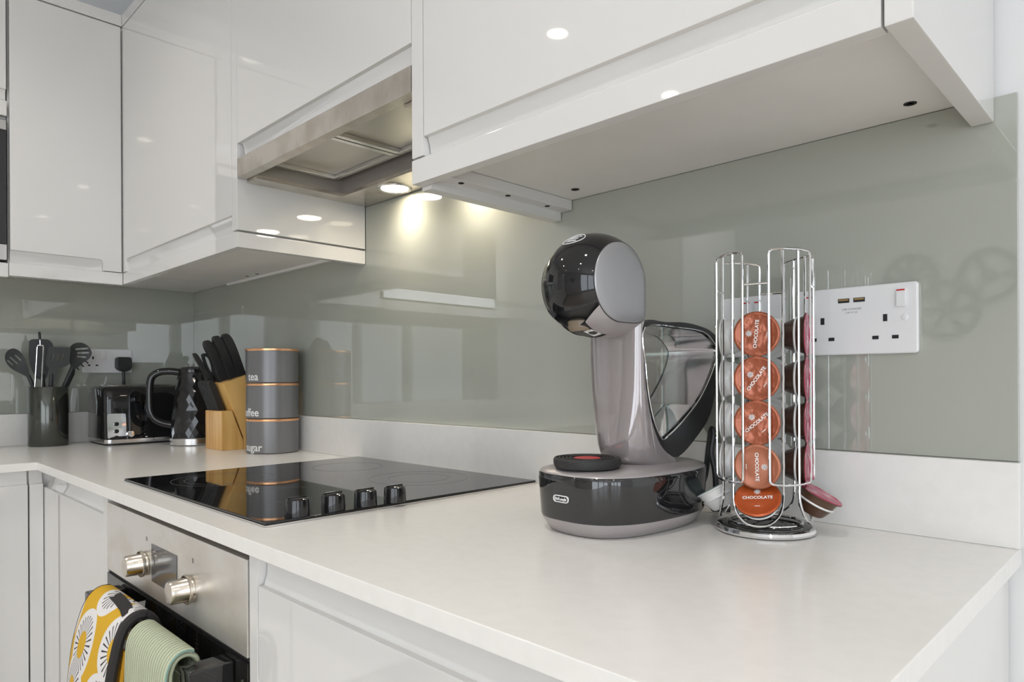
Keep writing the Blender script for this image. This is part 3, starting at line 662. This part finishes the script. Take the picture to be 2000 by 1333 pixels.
for z in (.9640, .9425, .9235):
    MB().lathe([(0.0062, 0), (.0062, .004), (.005, .005), (0, .0052)], 18, f=lambda a, c2, d, z=z: (.2400 + d, -.3140 + a, z + c2)).build('push_button', BLKG, cp)
lv = MB().prism(arc(-.262, 1.045, .0185, 0, 180, 8) + [(-.2805, .935), (-.2745, .928), (-.2495, .928), (-.2435, .935)], -.006, .010, FX).build('lever_housing', BLKG, t, bevel=.003)
MB().box(.2440, .262, -.272, -.252, 1.030, 1.043).build('lever', BLKG, lv, bevel=.003)
MB().lathe([(.0105, 0), (.0105, .010), (.009, .0125), (0, .013)], 22, f=lambda a, c2, d: (.2405 + d, -.2765 + a, .9330 + c2)).build('browning_dial', CHROME, t)
text_mb('Russell Hobbs', .0095, lambda a, c2, d: (.2412 + d, -.186 + a, .9122 + c2), .0001).build('lettering', GREYPR, t)

# ------------------------------------------------------------------ kettle
KX, KY = .372, -.1405
k = thing('kettle', 'faceted gloss black kettle with steel base ring beside knife block', 'kettle', (KX, KY, .9))
MB().lathe([(0, .001), (.064, .001), (.0655, .003), (.0655, .0205), (.0640, .022), (0, .022)], 40, (KX, KY, .9)).build('base_ring', STEELC, k)
vs = []; fs = []; nr, ns = 13, 22
for i in range(nr):
    tt = i / (nr - 1); r0 = .0640 - .0235 * tt - .004 * math.sin(PI * tt) * -1; z = .022 + .196 * tt
    for j in range(ns):
        a = 2 * PI * (j + .5 * (i % 2)) / ns; rr = r0 + random.uniform(-.0007, .0007)
        vs.append((KX + rr * math.cos(a), KY + rr * math.sin(a), .9 + z))
for i in range(nr - 1):
    for j in range(ns):
        a, b2 = i * ns + j, i * ns + (j + 1) % ns; c2, d2 = (i + 1) * ns + j, (i + 1) * ns + (j + 1) % ns
        if i % 2 == 0: fs += [(a, b2, c2), (b2, d2, c2)]
        else: fs += [(a, d2, c2), (a, b2, d2)]
MB().add(vs, fs).build('body', BLKG, k, smooth=4)
MB().lathe([(.0415, .216), (.0425, .222), (.0410, .228), (.030, .2335), (.0, .2350)], 36, (KX, KY, .9)).build('lid', BLKG, k)
EKX, EKY = .347, .938
KH = lambda s, z: (KX + EKX * s, KY + EKY * s, .9 + z)
hp = smooth_path([KH(-.036, .217), KH(-.060, .2205), KH(-.090, .2180), KH(-.110, .205), KH(-.1165, .18), KH(-.1175, .14), KH(-.1155, .105), KH(-.105, .080), KH(-.082, .066), KH(-.056, .0600)], 5)
MB().tube(hp, .0105, 12).build('handle', BLKG, k)
MB().prism([(KX + .0350, KY + .010), (KX + .072, KY + .036), (KX + .068, KY + .044), (KX + .020, KY + .034)], 1.085, 1.118, XY).build('spout', BLKG, k, bevel=.003)

# ------------------------------------------------------------------ knife block
bx0, bx1 = .5250, .6400
kb = thing('knife_block', 'pale wooden slanted knife block beside the storage canisters', 'knife block', (.58, -.13, .9))
MB().prism([(-.1645, .9), (-.1060, .9), (-.1060, .925), (-.1370, 1.0080), (-.1645, 1.0080)], bx0, bx1, YZ).build('front_box', WOOD, kb, bevel=.0012)
MB().prism([(-.1050, .9), (-.0160, .9), (-.0160, .955), (-.0940, 1.1075), (-.1594, 1.0843), (-.1050, .9350)], bx0 + .0005, bx1 - .0005, YZ).build('slanted_slab', WOOD, kb, bevel=.0012)
LD = Vector((0, -.062, .168)).normalized(); LN = Vector((0, LD.z, -LD.y))      # lean direction and across it
def handle(parent, base, L, prof, th, m):
    """flat contoured handle: prof gives half-width pairs along the length"""
    left = [(-w0, q * L) for q, w0, w1 in prof]; right = [(w1, q * L) for q, w0, w1 in reversed(prof)]
    poly = [(p.x, p.y) for p in smooth_path([(a, b, 0) for a, b in left + right], 3, closed=True)]
    B = Vector(base)
    return MB().prism(poly, -th / 2, th / 2, lambda p, q, d: tuple(B + LN * p + LD * q + Vector((d, 0, 0)))).build('handle', m, parent, bevel=min(.003, th * .28), seg=3)
BIG = [(0, .010, .010), (.12, .011, .012), (.35, .0095, .0125), (.6, .010, .013), (.85, .0135, .0105), (.97, .011, .004), (1.0, .004, -.002)]
for i, (x, q, L, nm) in enumerate(((.616, .014, .133, 'back'), (.612, .033, .128, 'middle'), (.575, .018, .112, 'front'))):
    pass
kn = [(.612, -.0985, 1.1020, .128, 'black-handled kitchen knife, the tallest and rearmost in the knife block'),
      (.605, -.1215, 1.0965, .127, 'black-handled kitchen knife, second from the back of the knife block'),
      (.590, -.1420, 1.0885, .122, 'black-handled kitchen knife, third from the back of the knife block')]
for x, y, z, L, lab in kn:
    t = thing('kitchen_knife', lab, 'knife', (x, y, z), 0, 'large knives in the block')
    handle(t, (x, y, z), L, BIG, .019, BLKM)
    b0 = Vector((x, y, z)); MB().prism([(-.009, -.02), (.009, -.02), (.009, .001), (-.009, .001)], -.001, .001, lambda p, q, d: tuple(b0 + LN * p + LD * q + Vector((d, 0, 0)))).build('blade', STEELC, t)
t = thing('kitchen_scissors', 'black-handled kitchen scissors standing at the front of the knife block', 'scissors', (.565, -.152, 1.084))
b0 = Vector((.562, -.1490, 1.0850))
SC = lambda p, q, d: tuple(b0 + LN * p + LD * q + Vector((d, 0, 0)))
for pts, ho in (([(-.030, .098), (-.022, .094), (-.016, .070), (-.012, .045), (-.006, .020), (0, .0), (-.010, -.002), (-.020, .025), (-.026, .055), (-.031, .085)], None),):
    MB().prism(poly_smooth(pts, 3), -.006, .006, SC).build('bow', BLKM, t, bevel=.002)
ringo = poly_smooth([(-.010, .085), (.004, .086), (.011, .070), (.010, .045), (.004, .024), (-.006, .020), (-.010, .040)], 4)
ringi = poly_smooth([(-.005, .078), (.002, .079), (.006, .067), (.005, .046), (.000, .032), (-.004, .034), (-.006, .050)], 4)
plate_holes(ringo, [ringi], -.006, .006, SC, 'bow', BLKM, t)
MB().prism([(-.006, -.012), (.006, -.012), (.006, .024), (-.004, .024)], -.0025, .0025, SC).build('blade', STEELC, t)
STK = [(0, .0085, .0085), (.3, .009, .009), (.75, .0100, .0100), (.95, .009, .008), (1.0, .004, .003)]
sk = None
for i in range(6):
    x = .5300 + i * .0134
    lab = 'thin black steak knife in the low row, %s from the kettle' % ['first', 'second', 'third', 'fourth', 'fifth', 'sixth'][i]
    if sk is None:
        sk = thing('steak_knife', lab, 'knife', (x, -.1490, 1.0082), 0, 'steak knives in the low row')
        handle(sk, (x, -.1490, 1.0082), .088, STK, .0088, BLKM)
    else:
        q = copy_tree(sk); q.location = (x, -.1490, 1.0082); q['label'] = lab

# ------------------------------------------------------------------ canisters
CX, CY, CR = .766, -.0812, .0672
va = math.atan2(-.9301 - CY, 2.5093 - CX)       # direction towards the room's right, where the lettering faces
lev = [(.9, .9906, 'sugar', .025), (.9906, 1.0837, 'coffee', .0), (1.0837, 1.1745, 'tea', -.02)]
for z0, z1, txt, da in lev:
    t = thing('canister', 'grey metal storage tin lettered %s, %s of the stack of three' % (txt, {'sugar': 'bottom', 'coffee': 'middle', 'tea': 'top'}[txt]), 'canister', (CX, CY, z0), 0, 'stacked storage tins')
    MB().lathe([(0, .0008), (CR - .002, .0008), (CR, .003), (CR, z1 - z0 - .0062), (0, z1 - z0 - .0062)], 56, (CX, CY, z0)).build('body', CANG, t)
    MB().lathe([(0, z1 - z0 - .0062), (CR + .0008, z1 - z0 - .0062), (CR + .0012, z1 - z0 - .005), (CR + .0012, z1 - z0 - .001), (CR, z1 - z0), (0, z1 - z0)], 56, (CX, CY, z0)).build('copper_rim', COPPER, t)
    ra = {'tea': -31, 'coffee': -30, 'sugar': -23}[txt]
    end = va + math.radians(ra)
    def wrap(a, b, d, end=end, z0=z0):
        th = end + a / CR; R = CR + .0002 + max(0, d); return (CX + R * math.cos(th), CY + R * math.sin(th), z0 + .0165 + b)
    text_mb(txt, .0285, wrap, .0002, align='RIGHT', bold=.0003).build('lettering', PRINT, t)

# ------------------------------------------------------------------ capsule coffee machine
MX, MY, DL = 1.982, -.185, math.radians(3.5)
AX, AY = math.sin(DL), math.cos(DL); BX, BY = math.cos(DL), -math.sin(DL)
def CM(a, b, z): return (MX + AX * a + BX * b, MY + AY * a + BY * b, .9 + z)   # a to the rear, b to the machine's side, z above the worktop
cm = thing('coffee_machine', 'grey and black capsule coffee machine with round head and clear water tank', 'coffee machine', (MX, MY, .9), -DL)
def base_ring(hw, lf, lr, z, n=64):
    out = []
    for k in range(n):
        q = 2 * PI * k / n; c2, s2 = math.cos(q), math.sin(q); e = 2.7 if c2 < 0 else 2.3; L = lf if c2 < 0 else lr
        out.append(CM(math.copysign(abs(c2) ** (2 / e) * L, c2), math.copysign(abs(s2) ** (2 / e) * hw, s2), z))
    return out
def loft(rings, cap=True):
    n = len(rings[0]); b = MB(); vs = [p for r in rings for p in r]
    fs = [(i * n + j, i * n + (j + 1) % n, (i + 1) * n + (j + 1) % n, (i + 1) * n + j) for i in range(len(rings) - 1) for j in range(n)]
    if cap: fs += [tuple(range(n - 1, -1, -1)), tuple((len(rings) - 1) * n + j for j in range(n))]
    return b.add(vs, fs)
loft([base_ring(.066, .106, .110, .0), base_ring(.070, .110, .114, .0022), base_ring(.0795, .1185, .122, .0155), base_ring(.0805, .1195, .123, .0185)]).build('base_tray', MAUVE, cm, smooth=50)
band = loft([base_ring(.0805, .1195, .123, .0187), base_ring(.0815, .1205, .124, .022), base_ring(.0840, .1230, .126, .066), base_ring(.0838, .1228, .126, .0715), base_ring(.0825, .1215, .1245, .0732)]).build('base_band', mat('gloss_smoked_black', (.012, .012, .013), .02, ior=1.75), cm, smooth=50)
loft([base_ring(.0825, .1215, .1245, .0733), base_ring(.0815, .1205, .1235, .0752), base_ring(.070, .108, .112, .0782), base_ring(.03, .05, .05, .0792)]).build('base_top', MAUVE, cm, smooth=60)
# maker's badge on the band
bc = lambda x, y, d: CM(-.1229 - .0008 - d + 2.2 * x * x, x, .0455 + y)
bo = [(p, q) for p, q in rrect(-.0125, .0125, -.0042, .0042, .0041, 5)]
bd = plate_holes(bo, [[(p, q) for p, q in rrect(-.0114, .0114, -.0032, .0032, .0031, 5)]], -.0014, .0003, bc, 'badge', PRINT, cm)
text_mb("De'Longhi", .0046, lambda x, y, d: bc(x, y - .0002, .0001 + d), .0003, bold=.0001).build('lettering', PRINT, bd)
# cup platform
TC = -.0757
cup = MB().lathe([(0, .0790), (.037, .0790), (.0405, .0805), (.0420, .085), (.0420, .0900), (.0405, .0920), (.0385, .0920), (.0375, .0905), (0, .0905)], 48, f=lambda x, y, z: CM(TC + x, y, z)).build('cup_platform', RUBBER, cm)
for r in (.034, .0295, .025, .0205):
    MB().lathe([(r, .0904), (r + .0018, .0904), (r + .0018, .0918), (r, .0918)], 40, f=lambda x, y, z: CM(TC + x, y, z), closed=True).build('grid_ring', BLKM, cup)
MB().lathe([(.0, .0904), (.0165, .0904), (.0165, .0914), (0, .0914)], 32, f=lambda x, y, z: CM(TC + x, y, z)).build('red_centre', RED, cup)
# column
rows = [(.0775, -.014, .050), (.0800, -.022, .0520), (.0850, -.0265, .0460), (.0900, -.0290, .0365), (.0960, -.0303, .0265), (.1036, -.0310, .0170), (.1200, -.0310, .0060), (.1370, -.0310, -.0023), (.1564, -.0310, -.0080), (.1764, -.0310, -.0125), (.2151, -.0310, -.0164), (.2500, -.0310, -.0162), (.2900, -.0310, -.0160)]
rings = []
for z, af, ar in rows:
    r = []
    for k in range(25):
        q = -PI / 2 + PI * k / 24
        r.append(CM(ar - (ar - af) * abs(math.cos(q)) ** .75, .0432 * math.copysign(abs(math.sin(q)) ** .9, math.sin(q)), z))
    rings.append(r)
loft(rings).build('column', MAUVEG, cm, smooth=50)
# water tank in its dark frame
outer = [(-.0160, .2601), (.0294, .2628), (.0768, .2643), (.1175, .2600), (.1380, .2545), (.1520, .2450), (.1576, .2254), (.1550, .1999), (.1330, .1395), (.0960, .1073), (.0622, .0876), (.0425, .0871), (.0172, .1036), (-.0021, .1373), (-.0123, .1764), (-.0162, .2151)]
inner = [(-.0139, .2537), (.0637, .2568), (.1174, .2535), (.1430, .2400), (.1510, .2261), (.1375, .1969), (.1065, .1609), (.0673, .1330), (.0314, .1139), (.0205, .1115), (.0052, .1331), (-.0065, .1667), (-.0128, .2061)]
def sm(pts, keep): return poly_smooth(pts, 4)
OUT, INN = poly_smooth(outer, 4), poly_smooth(inner, 4)
CMP = lambda p, q, d: CM(p, d, q)
plate_holes(OUT, [INN], -.0432, .0432, CMP, 'tank_frame', mat('satin_black_plastic', (.022, .021, .022), .22), cm)
for d0, d1 in ((.0385, .0405), (-.0405, -.0385)):
    MB().prism(INN, d0, d1, CMP).build('tank_wall', TANK, cm, smooth=25)
icx, icz = .068, .195
sc_ = lambda k: [(icx + (p - icx) * k, icz + (q - icz) * k) for p, q in INN]
plate_holes(sc_(.996), [sc_(.975)], -.0380, .0380, CMP, 'tank_liner', mat('bright_liner', (.72, .72, .74), .12, .9), cm)
WL = .1600
wat = [(p, q) for p, q in INN if q < WL]
cxm = sum(p for p, q in wat) / len(wat); czm = sum(q for p, q in wat) / len(wat)
wat = sorted(wat, key=lambda s: math.atan2(s[1] - .15, s[0] - cxm))
wat = [(cxm + (p - cxm) * .93, .155 + (q - .155) * .93) for p, q in wat]
MB().prism(wat, -.0375, .0375, CMP).build('water', WATER, cm, smooth=25)
for d in (.0432, -.0432):
    MB().tube([CM(p, d, q) for p, q in INN], .0010, 6, closed=True).build('chrome_trim', CHROME, cm)
# head: a ball with flat side caps that runs into the column
HA, HZ, HR, HB = -.0620, .3065, .0650, .0435
def head_pt(phi, b, k=1.0):
    r = math.sqrt(max(1e-9, HR * HR - b * b)) * k; c2, s2 = math.cos(phi), math.sin(phi)     # phi 0 = front, 90 = up
    if c2 < 0 and s2 < 0: r /= (abs(c2) ** 7 + abs(s2) ** 7) ** (1 / 7)
    return CM(HA - r * c2, b, HZ + r * s2)
def head_patch(p0, p1, b0, b1, k=1.0, n=40, m=16): return MB().grid(n, m, lambda i, j: head_pt(math.radians(p0 + (p1 - p0) * i), b0 + (b1 - b0) * j, k))
head_patch(-33, 181, -HB, HB, 1.0, 60, 18).build('head_shell', BLKG, cm)
head_patch(-92, -178, -HB, HB, 1.0, 40, 18).build('head_underside', MAUVE, cm)
chin = MB()
for q0, q1, k0, k1 in ((-33, -33.01, 1.0, .84), (-33.01, -55, .84, .84), (-55, -55.01, .84, .985), (-55.01, -93, .985, .99)):
    chin.grid(14, 14, lambda i, j, q0=q0, q1=q1, k0=k0, k1=k1: head_pt(math.radians(q0 + (q1 - q0) * i), -HB + 2 * HB * j, k0 + (k1 - k0) * i))
chin.build('brew_opening', BLKM, cm)
for b0, b1 in ((.020, HB), (-HB, -.020)):
    bb = MB().grid(18, 8, lambda i, j: head_pt(math.radians(-(38 + 14 * (1 - (j if b0 > 0 else 1 - j))) + (-92 + (38 + 14 * (1 - (j if b0 > 0 else 1 - j)))) * i), b0 + (b1 - b0) * j, 1.003))
    bb.build('side_cheek', MAUVE, cm)
MB().lathe([(.016, 0), (.019, .004), (.019, .012), (.012, .016)], 24, f=lambda x, y, z: CM(HA - .020 + x, y, HZ - .058 + z)).build('brew_head', mat('tan_plastic', (.22, .17, .12), .4), cm)
MB().add([head_pt(math.radians(q), b, 1.0) for q, b in ((-66, .006), (-66, .0185), (-84, .0185), (-84, .006))], [(0, 1, 2, 3)]).build('notice_sticker', WPLAST, cm)
for sgn in (1, -1):
    ring1 = []
    nn = 64
    def capring(k, bb):
        out = []
        for i in range(nn):
            ph = 2 * PI * i / nn; c2, s2 = math.cos(ph), math.sin(ph); r = math.sqrt(HR * HR - HB * HB) * k
            if c2 < 0 and s2 < 0: r /= (abs(c2) ** 7 + abs(s2) ** 7) ** (1 / 7)
            out.append(CM(HA - r * c2, sgn * bb, HZ + r * s2))
        return out
    loft([capring(1.004, HB - .0015), capring(1.0, HB + .0004), capring(.97, HB + .0018), capring(.80, HB + .0034), capring(.45, HB + .0046), capring(.05, HB + .005)]).build('side_cap', CAPM, cm, smooth=60)
    MB().tube(capring(1.004, HB - .0004), .0007, 6, closed=True).build('cap_seam', BLKM, cm)
def lg(x, y, d):                                # logo plate lies on the ball, centre 56 degrees up from the front
    return head_pt(math.radians(56) + y / HR, x, 1.0 + (.0006 + d) / HR)
lo_ = MB().tube([lg(.0165 * math.cos(2 * PI * k / 40), .0120 * math.sin(2 * PI * k / 40), .0002) for k in range(40)], .0006, 6, closed=True).build('logo', PRINT, cm)
text_mb('NESCAFE', .0048, lambda x, y, d: lg(x, y + .0052, d), .0002, bold=.0001).build('lettering', PRINT, lo_)
text_mb('Dolce', .0062, lambda x, y, d: lg(x, y + .0002, d), .0002, shear=.25, bold=.0001).build('lettering', PRINT, lo_)
text_mb('Gusto', .0062, lambda x, y, d: lg(x, y - .0052, d), .0002, shear=.25, bold=.0001).build('lettering', PRINT, lo_)
# its power cord, looped up behind the base
pc = smooth_path([(2.000, -.050, .915), (2.018, -.046, .945), (2.024, -.043, .990), (2.029, -.044, 1.017), (2.0335, -.046, 1.010), (2.0320, -.050, .985), (2.0385, -.052, .960), (2.0395, -.052, .930), (2.0345, -.052, .908), (2.040, -.040, .9055), (2.052, -.034, .9052)], 5)
MB().tube(pc, .0042, 10).build('power_cord', BLKM, cm)

# ------------------------------------------------------------------ capsule rack
RCX, RCY = 2.1351, -.1066
F0 = math.radians(-75.6)
rk = thing('capsule_rack', 'round chrome wire carousel rack holding coffee capsules', 'rack', (RCX, RCY, .9))
MB().lathe([(0, 0), (.0560, 0), (.0585, .0015), (.0590, .004), (.0575, .0072), (.0540, .0085)], 56, (RCX, RCY, .9)).build('base_rim', CHROME, rk)
MB().lathe([(0, .0080), (.0540, .0086), (.0480, .0096), (0, .0102)], 48, (RCX, RCY, .9)).build('base_plate', mat('polished_black', (.03, .03, .03), .1, .6), rk)
MB().tube([(RCX + .043 * math.cos(2 * PI * k / 40), RCY + .043 * math.sin(2 * PI * k / 40), .9125) for k in range(40)], .0018, 8, closed=True).build('lower_ring', CHROME, rk)
def RK(k, r, lat, z):
    a = F0 + k * PI / 2; return Vector((RCX + r * math.cos(a) - lat * math.sin(a), RCY + r * math.sin(a) + lat * math.cos(a), z))
def rounded(pts, rad, closed=False):
    out = []; n = len(pts)
    for i, p in enumerate(pts):
        if not closed and i in (0, n - 1): out.append(p); continue
        a, b = pts[i - 1], pts[(i + 1) % n]; da, db = (a - p), (b - p); r = min(rad, da.length * .45, db.length * .45)
        s, e = p + da.normalized() * r, p + db.normalized() * r
        for q in range(5):
            t = q / 4; out.append(s * (1 - t) ** 2 + p * 2 * t * (1 - t) + e * t * t)
    return out
ZTOP, ZBOT, WR = 1.2385, .9655, .0016
for k in range(4):
    A, B, C2, D = (RK(k, .0545, .0150, 0), RK(k, .0450, .0285, 0), RK(k + 1, .0450, -.0285, 0), RK(k + 1, .0545, -.0150, 0))
    Z = lambda p, z: Vector((p.x, p.y, z))
    lp = [Z(A, ZBOT), Z(A, ZTOP), Z(B, ZTOP + .002), Z(C2, ZTOP + .002), Z(D, ZTOP), Z(D, ZBOT), Z(C2, ZBOT - .002), Z(B, ZBOT - .002)]
    MB().tube(rounded(lp, .005, True), WR, 8, closed=True).build('guard_wire', CHROME, rk)
    P1, P2 = RK(k, .0435, -.0285, 0), RK(k, .0435, .0285, 0)
    ul = [Z(P1, ZTOP), Z(P1, .945), RK(k, .0475, -.0255, .928), RK(k, .0520, -.013, .9165), RK(k, .0530, 0, .9142), RK(k, .0520, .013, .9165), RK(k, .0475, .0255, .928), Z(P2, .945), Z(P2, ZTOP)]
    MB().tube(rounded(ul, .008), WR, 8).build('post_wire', CHROME, rk)
    MB().tube([RK(k, .0545, -.0150, 1.2000), RK(k, .0545, .0150, 1.2000)], .0014, 8).build('cross_wire', CHROME, rk)

# ------------------------------------------------------------------ coffee capsules
def capsule(label, group, k, r, lat, z, tilt, spin, bodym, foilm, lettered=True, inkm=PRINT):
    a = F0 + k * PI / 2
    t = bpy.data.objects.new('coffee_capsule', None); t.empty_display_size = .01; COL.objects.link(t)
    nrm = Vector((math.cos(a) * math.cos(tilt), math.sin(a) * math.cos(tilt), math.sin(tilt)))
    X = Vector((-math.sin(a), math.cos(a), 0)); Y = nrm.cross(X)
    ctr = RK(k, r, lat, z)
    Mx = Matrix(((X.x, Y.x, nrm.x, ctr.x), (X.y, Y.y, nrm.y, ctr.y), (X.z, Y.z, nrm.z, ctr.z), (0, 0, 0, 1)))
    t.matrix_world = Mx; WM[t] = Mx; setp(t, label, 'capsule', group)
    MB().lathe([(.0, -.0262), (.0135, -.0262), (.0160, -.0240), (.0205, -.0130), (.0212, -.0125), (.0214, -.0105), (.0207, -.0098), (.0230, -.0020), (.0266, -.0012), (.0268, -.0002), (.0262, .0), (0, 0)], 32).build('body', bodym, t, world=False, smooth=35)
    rib = MB().lathe([(.0212, -.0128), (.0222, -.0120), (.0222, -.0108), (.0214, -.0102)], 32, closed=True).build('rib', IVORY if bodym is not IVORY else WPLAST, t, world=False)
    ld = MB().lathe([(.0264, .0001), (.0255, .0009), (.0235, .0010), (.0225, .0004), (.0120, .0011), (0, .0013)], 36).build('lid', foilm, t, world=False, smooth=50)
    if lettered:
        c2, s2 = math.cos(spin), math.sin(spin)
        f = lambda x, y, d: (x * c2 - y * s2, x * s2 + y * c2, .0014 + d)
        text_mb('CHOCOLATE', .0056, f, .0001, bold=.00012).build('lettering', inkm, ld, world=False)
        b = MB()
        for q in range(10):
            g = 2 * PI * q / 10
            b.add([f(.0022 * math.cos(g - .3) + 0, .0085 + .0022 * math.sin(g - .3), 0), f(.0044 * math.cos(g), .0085 + .0044 * math.sin(g), 0), f(.0022 * math.cos(g + .3), .0085 + .0022 * math.sin(g + .3), 0)], [(0, 1, 2)])
        b.lathe([(.0011, .0), (.0019, .0)], 14, f=lambda x, y, h: f(x, y + .0085, 0))
        b.build('crest', inkm, ld, world=False, weld=False)
        MB().add([f(x, y, 0) for x, y in ((-.003, -.0125), (.003, -.0125), (.003, -.0118), (-.003, -.0118))], [(0, 1, 2, 3)]).build('small_print', inkm, ld, world=False)
    return t
ZL = [1.1412, 1.0885, 1.0365, .9845]
NM = ['top', 'second', 'third', 'fourth']
spins = [1.48, .95, .72, -1.55]
for i in range(4):
    capsule('brown chocolate capsule facing the room, %s down the front column' % NM[i] if i else 'brown chocolate capsule at the top of the front column', 'chocolate capsules in the front column', 0, .0490, 0, ZL[i], 0.0, spins[i], CHOC2, FOIL if i < 3 else FOIL2)
capsule('orange-brown chocolate capsule tipped upwards at the foot of the rack', 'chocolate capsules in the front column', 0, .0530, .001, .9480, math.radians(46), .13, BLKM, FOIL3)
for i in range(4):
    capsule('dark brown capsule with pink lid, %s in the column nearest the wall socket' % ['topmost', 'second', 'third', 'fourth'][i], 'pink-lidded capsules in the right column', 1, 0.0490, 0, ZL[i], 0.0, 0, CHOC, PINK, False)
capsule('brown capsule with pink lid tipped outwards at the foot of the rack', 'pink-lidded capsules in the right column', 1, .0630, .004, .9500, math.radians(62), 0, CHOC2, PINK, False)
for i in range(4):
    capsule('white capsule seen edge-on, %s in the column beside the coffee machine' % ['topmost', 'second', 'third', 'fourth'][i], 'white capsules in the left column', 3, .0490, 0, ZL[i], 0.0, 0, IVORY, IVORY, False)
capsule('white capsule with pale blue lid tipped outwards beside the machine cord', 'white capsules in the left column', 3, .0620, 0, .9480, math.radians(60), 0, IVORY, TEAL, False)
for i in range(4):
    capsule('white capsule turned to the wall, %s in the rear column of the rack' % ['topmost', 'second', 'third', 'fourth'][i], 'capsules in the rear column', 2, .0490, 0, ZL[i], 0.0, 0, IVORY, TEAL, False)

# ------------------------------------------------------------------ the side of the room behind the camera (seen in the gloss)
ga = thing('gear_wall_art', 'three dark openwork gear wheels fixed to the opposite wall', 'wall art', (1.55, RY, 1.4))
GM = mat('gunmetal', (.05, .05, .05), .5, .5)
def gear(cx, cz, R, teeth, spokes):
    out = []
    for k in range(teeth):
        for q, r in ((0, R * .93), (.25, R * .93), (.35, R), (.65, R), (.75, R * .93)):
            a = 2 * PI * (k + q) / teeth; out.append((cx + r * math.cos(a), cz + r * math.sin(a)))
    hl = []
    for k in range(spokes):
        a0 = 2 * PI * k / spokes + .16; a1 = 2 * PI * (k + 1) / spokes - .16
        hl.append([(cx + R * .78 * math.cos(a0 + (a1 - a0) * i / 8), cz + R * .78 * math.sin(a0 + (a1 - a0) * i / 8)) for i in range(9)] + [(cx + R * .26 * math.cos(a1 - (a1 - a0) * i / 4), cz + R * .26 * math.sin(a1 - (a1 - a0) * i / 4)) for i in range(5)])
    plate_holes(out, hl, RY + .012, RY + .028, XZ, 'gear', GM, ga)
gear(1.374, 1.661, .150, 36, 8); gear(1.552, 1.470, .172, 40, 6); gear(1.7520, 1.640, .150, 36, 3)
# tall units that close the left run
c = thing('wall_cabinet', 'gloss white wall cabinet beyond the microwave, outside the picture', 'cabinet', (.15, -1.5, 1.37))
MB().box(.001, .294, -1.786, -1.188, CB, TOPZ).build('body', CARC, c)
door_wall(c, -1.785, -1.188, 1.4065, TOPZ, PL, (-1.785, -1.188))
MB().box(.297, .315, -1.786, -1.188, 1.370, 1.4045).build('light_rail', GLOSS, c, bevel=.001)
c = thing('tall_cabinet', 'tall gloss white cupboard at the end of the left run', 'cabinet', (.3, -2.6, 0))
MB().box(.001, .575, -2.90, -2.302, .08, 2.117).build('body', CARC, c)
MB().box(.576, .595, -2.898, -2.304, .10, 1.05).build('door', GLOSS, c, bevel=.0012)
MB().box(.576, .595, -2.898, -2.304, 1.055, 2.115).build('door', GLOSS, c, bevel=.0012)
c = thing('base_cabinet', 'gloss white base cabinet outside the picture on the left run', 'cabinet', (.3, -1.7, 0))
MB().box(.02, .535, -2.298, -1.192, .10, .880).build('body', CARC, c)
base_front(c, -1.742, -1.192, .12, ZT + .009, BL); base_front(c, -2.296, -1.746, .12, ZT + .009, BL)
struct(MB().box(.6, VX0, RY, RY + .014, 0, .12), 'baseboard_front', PLASTER)
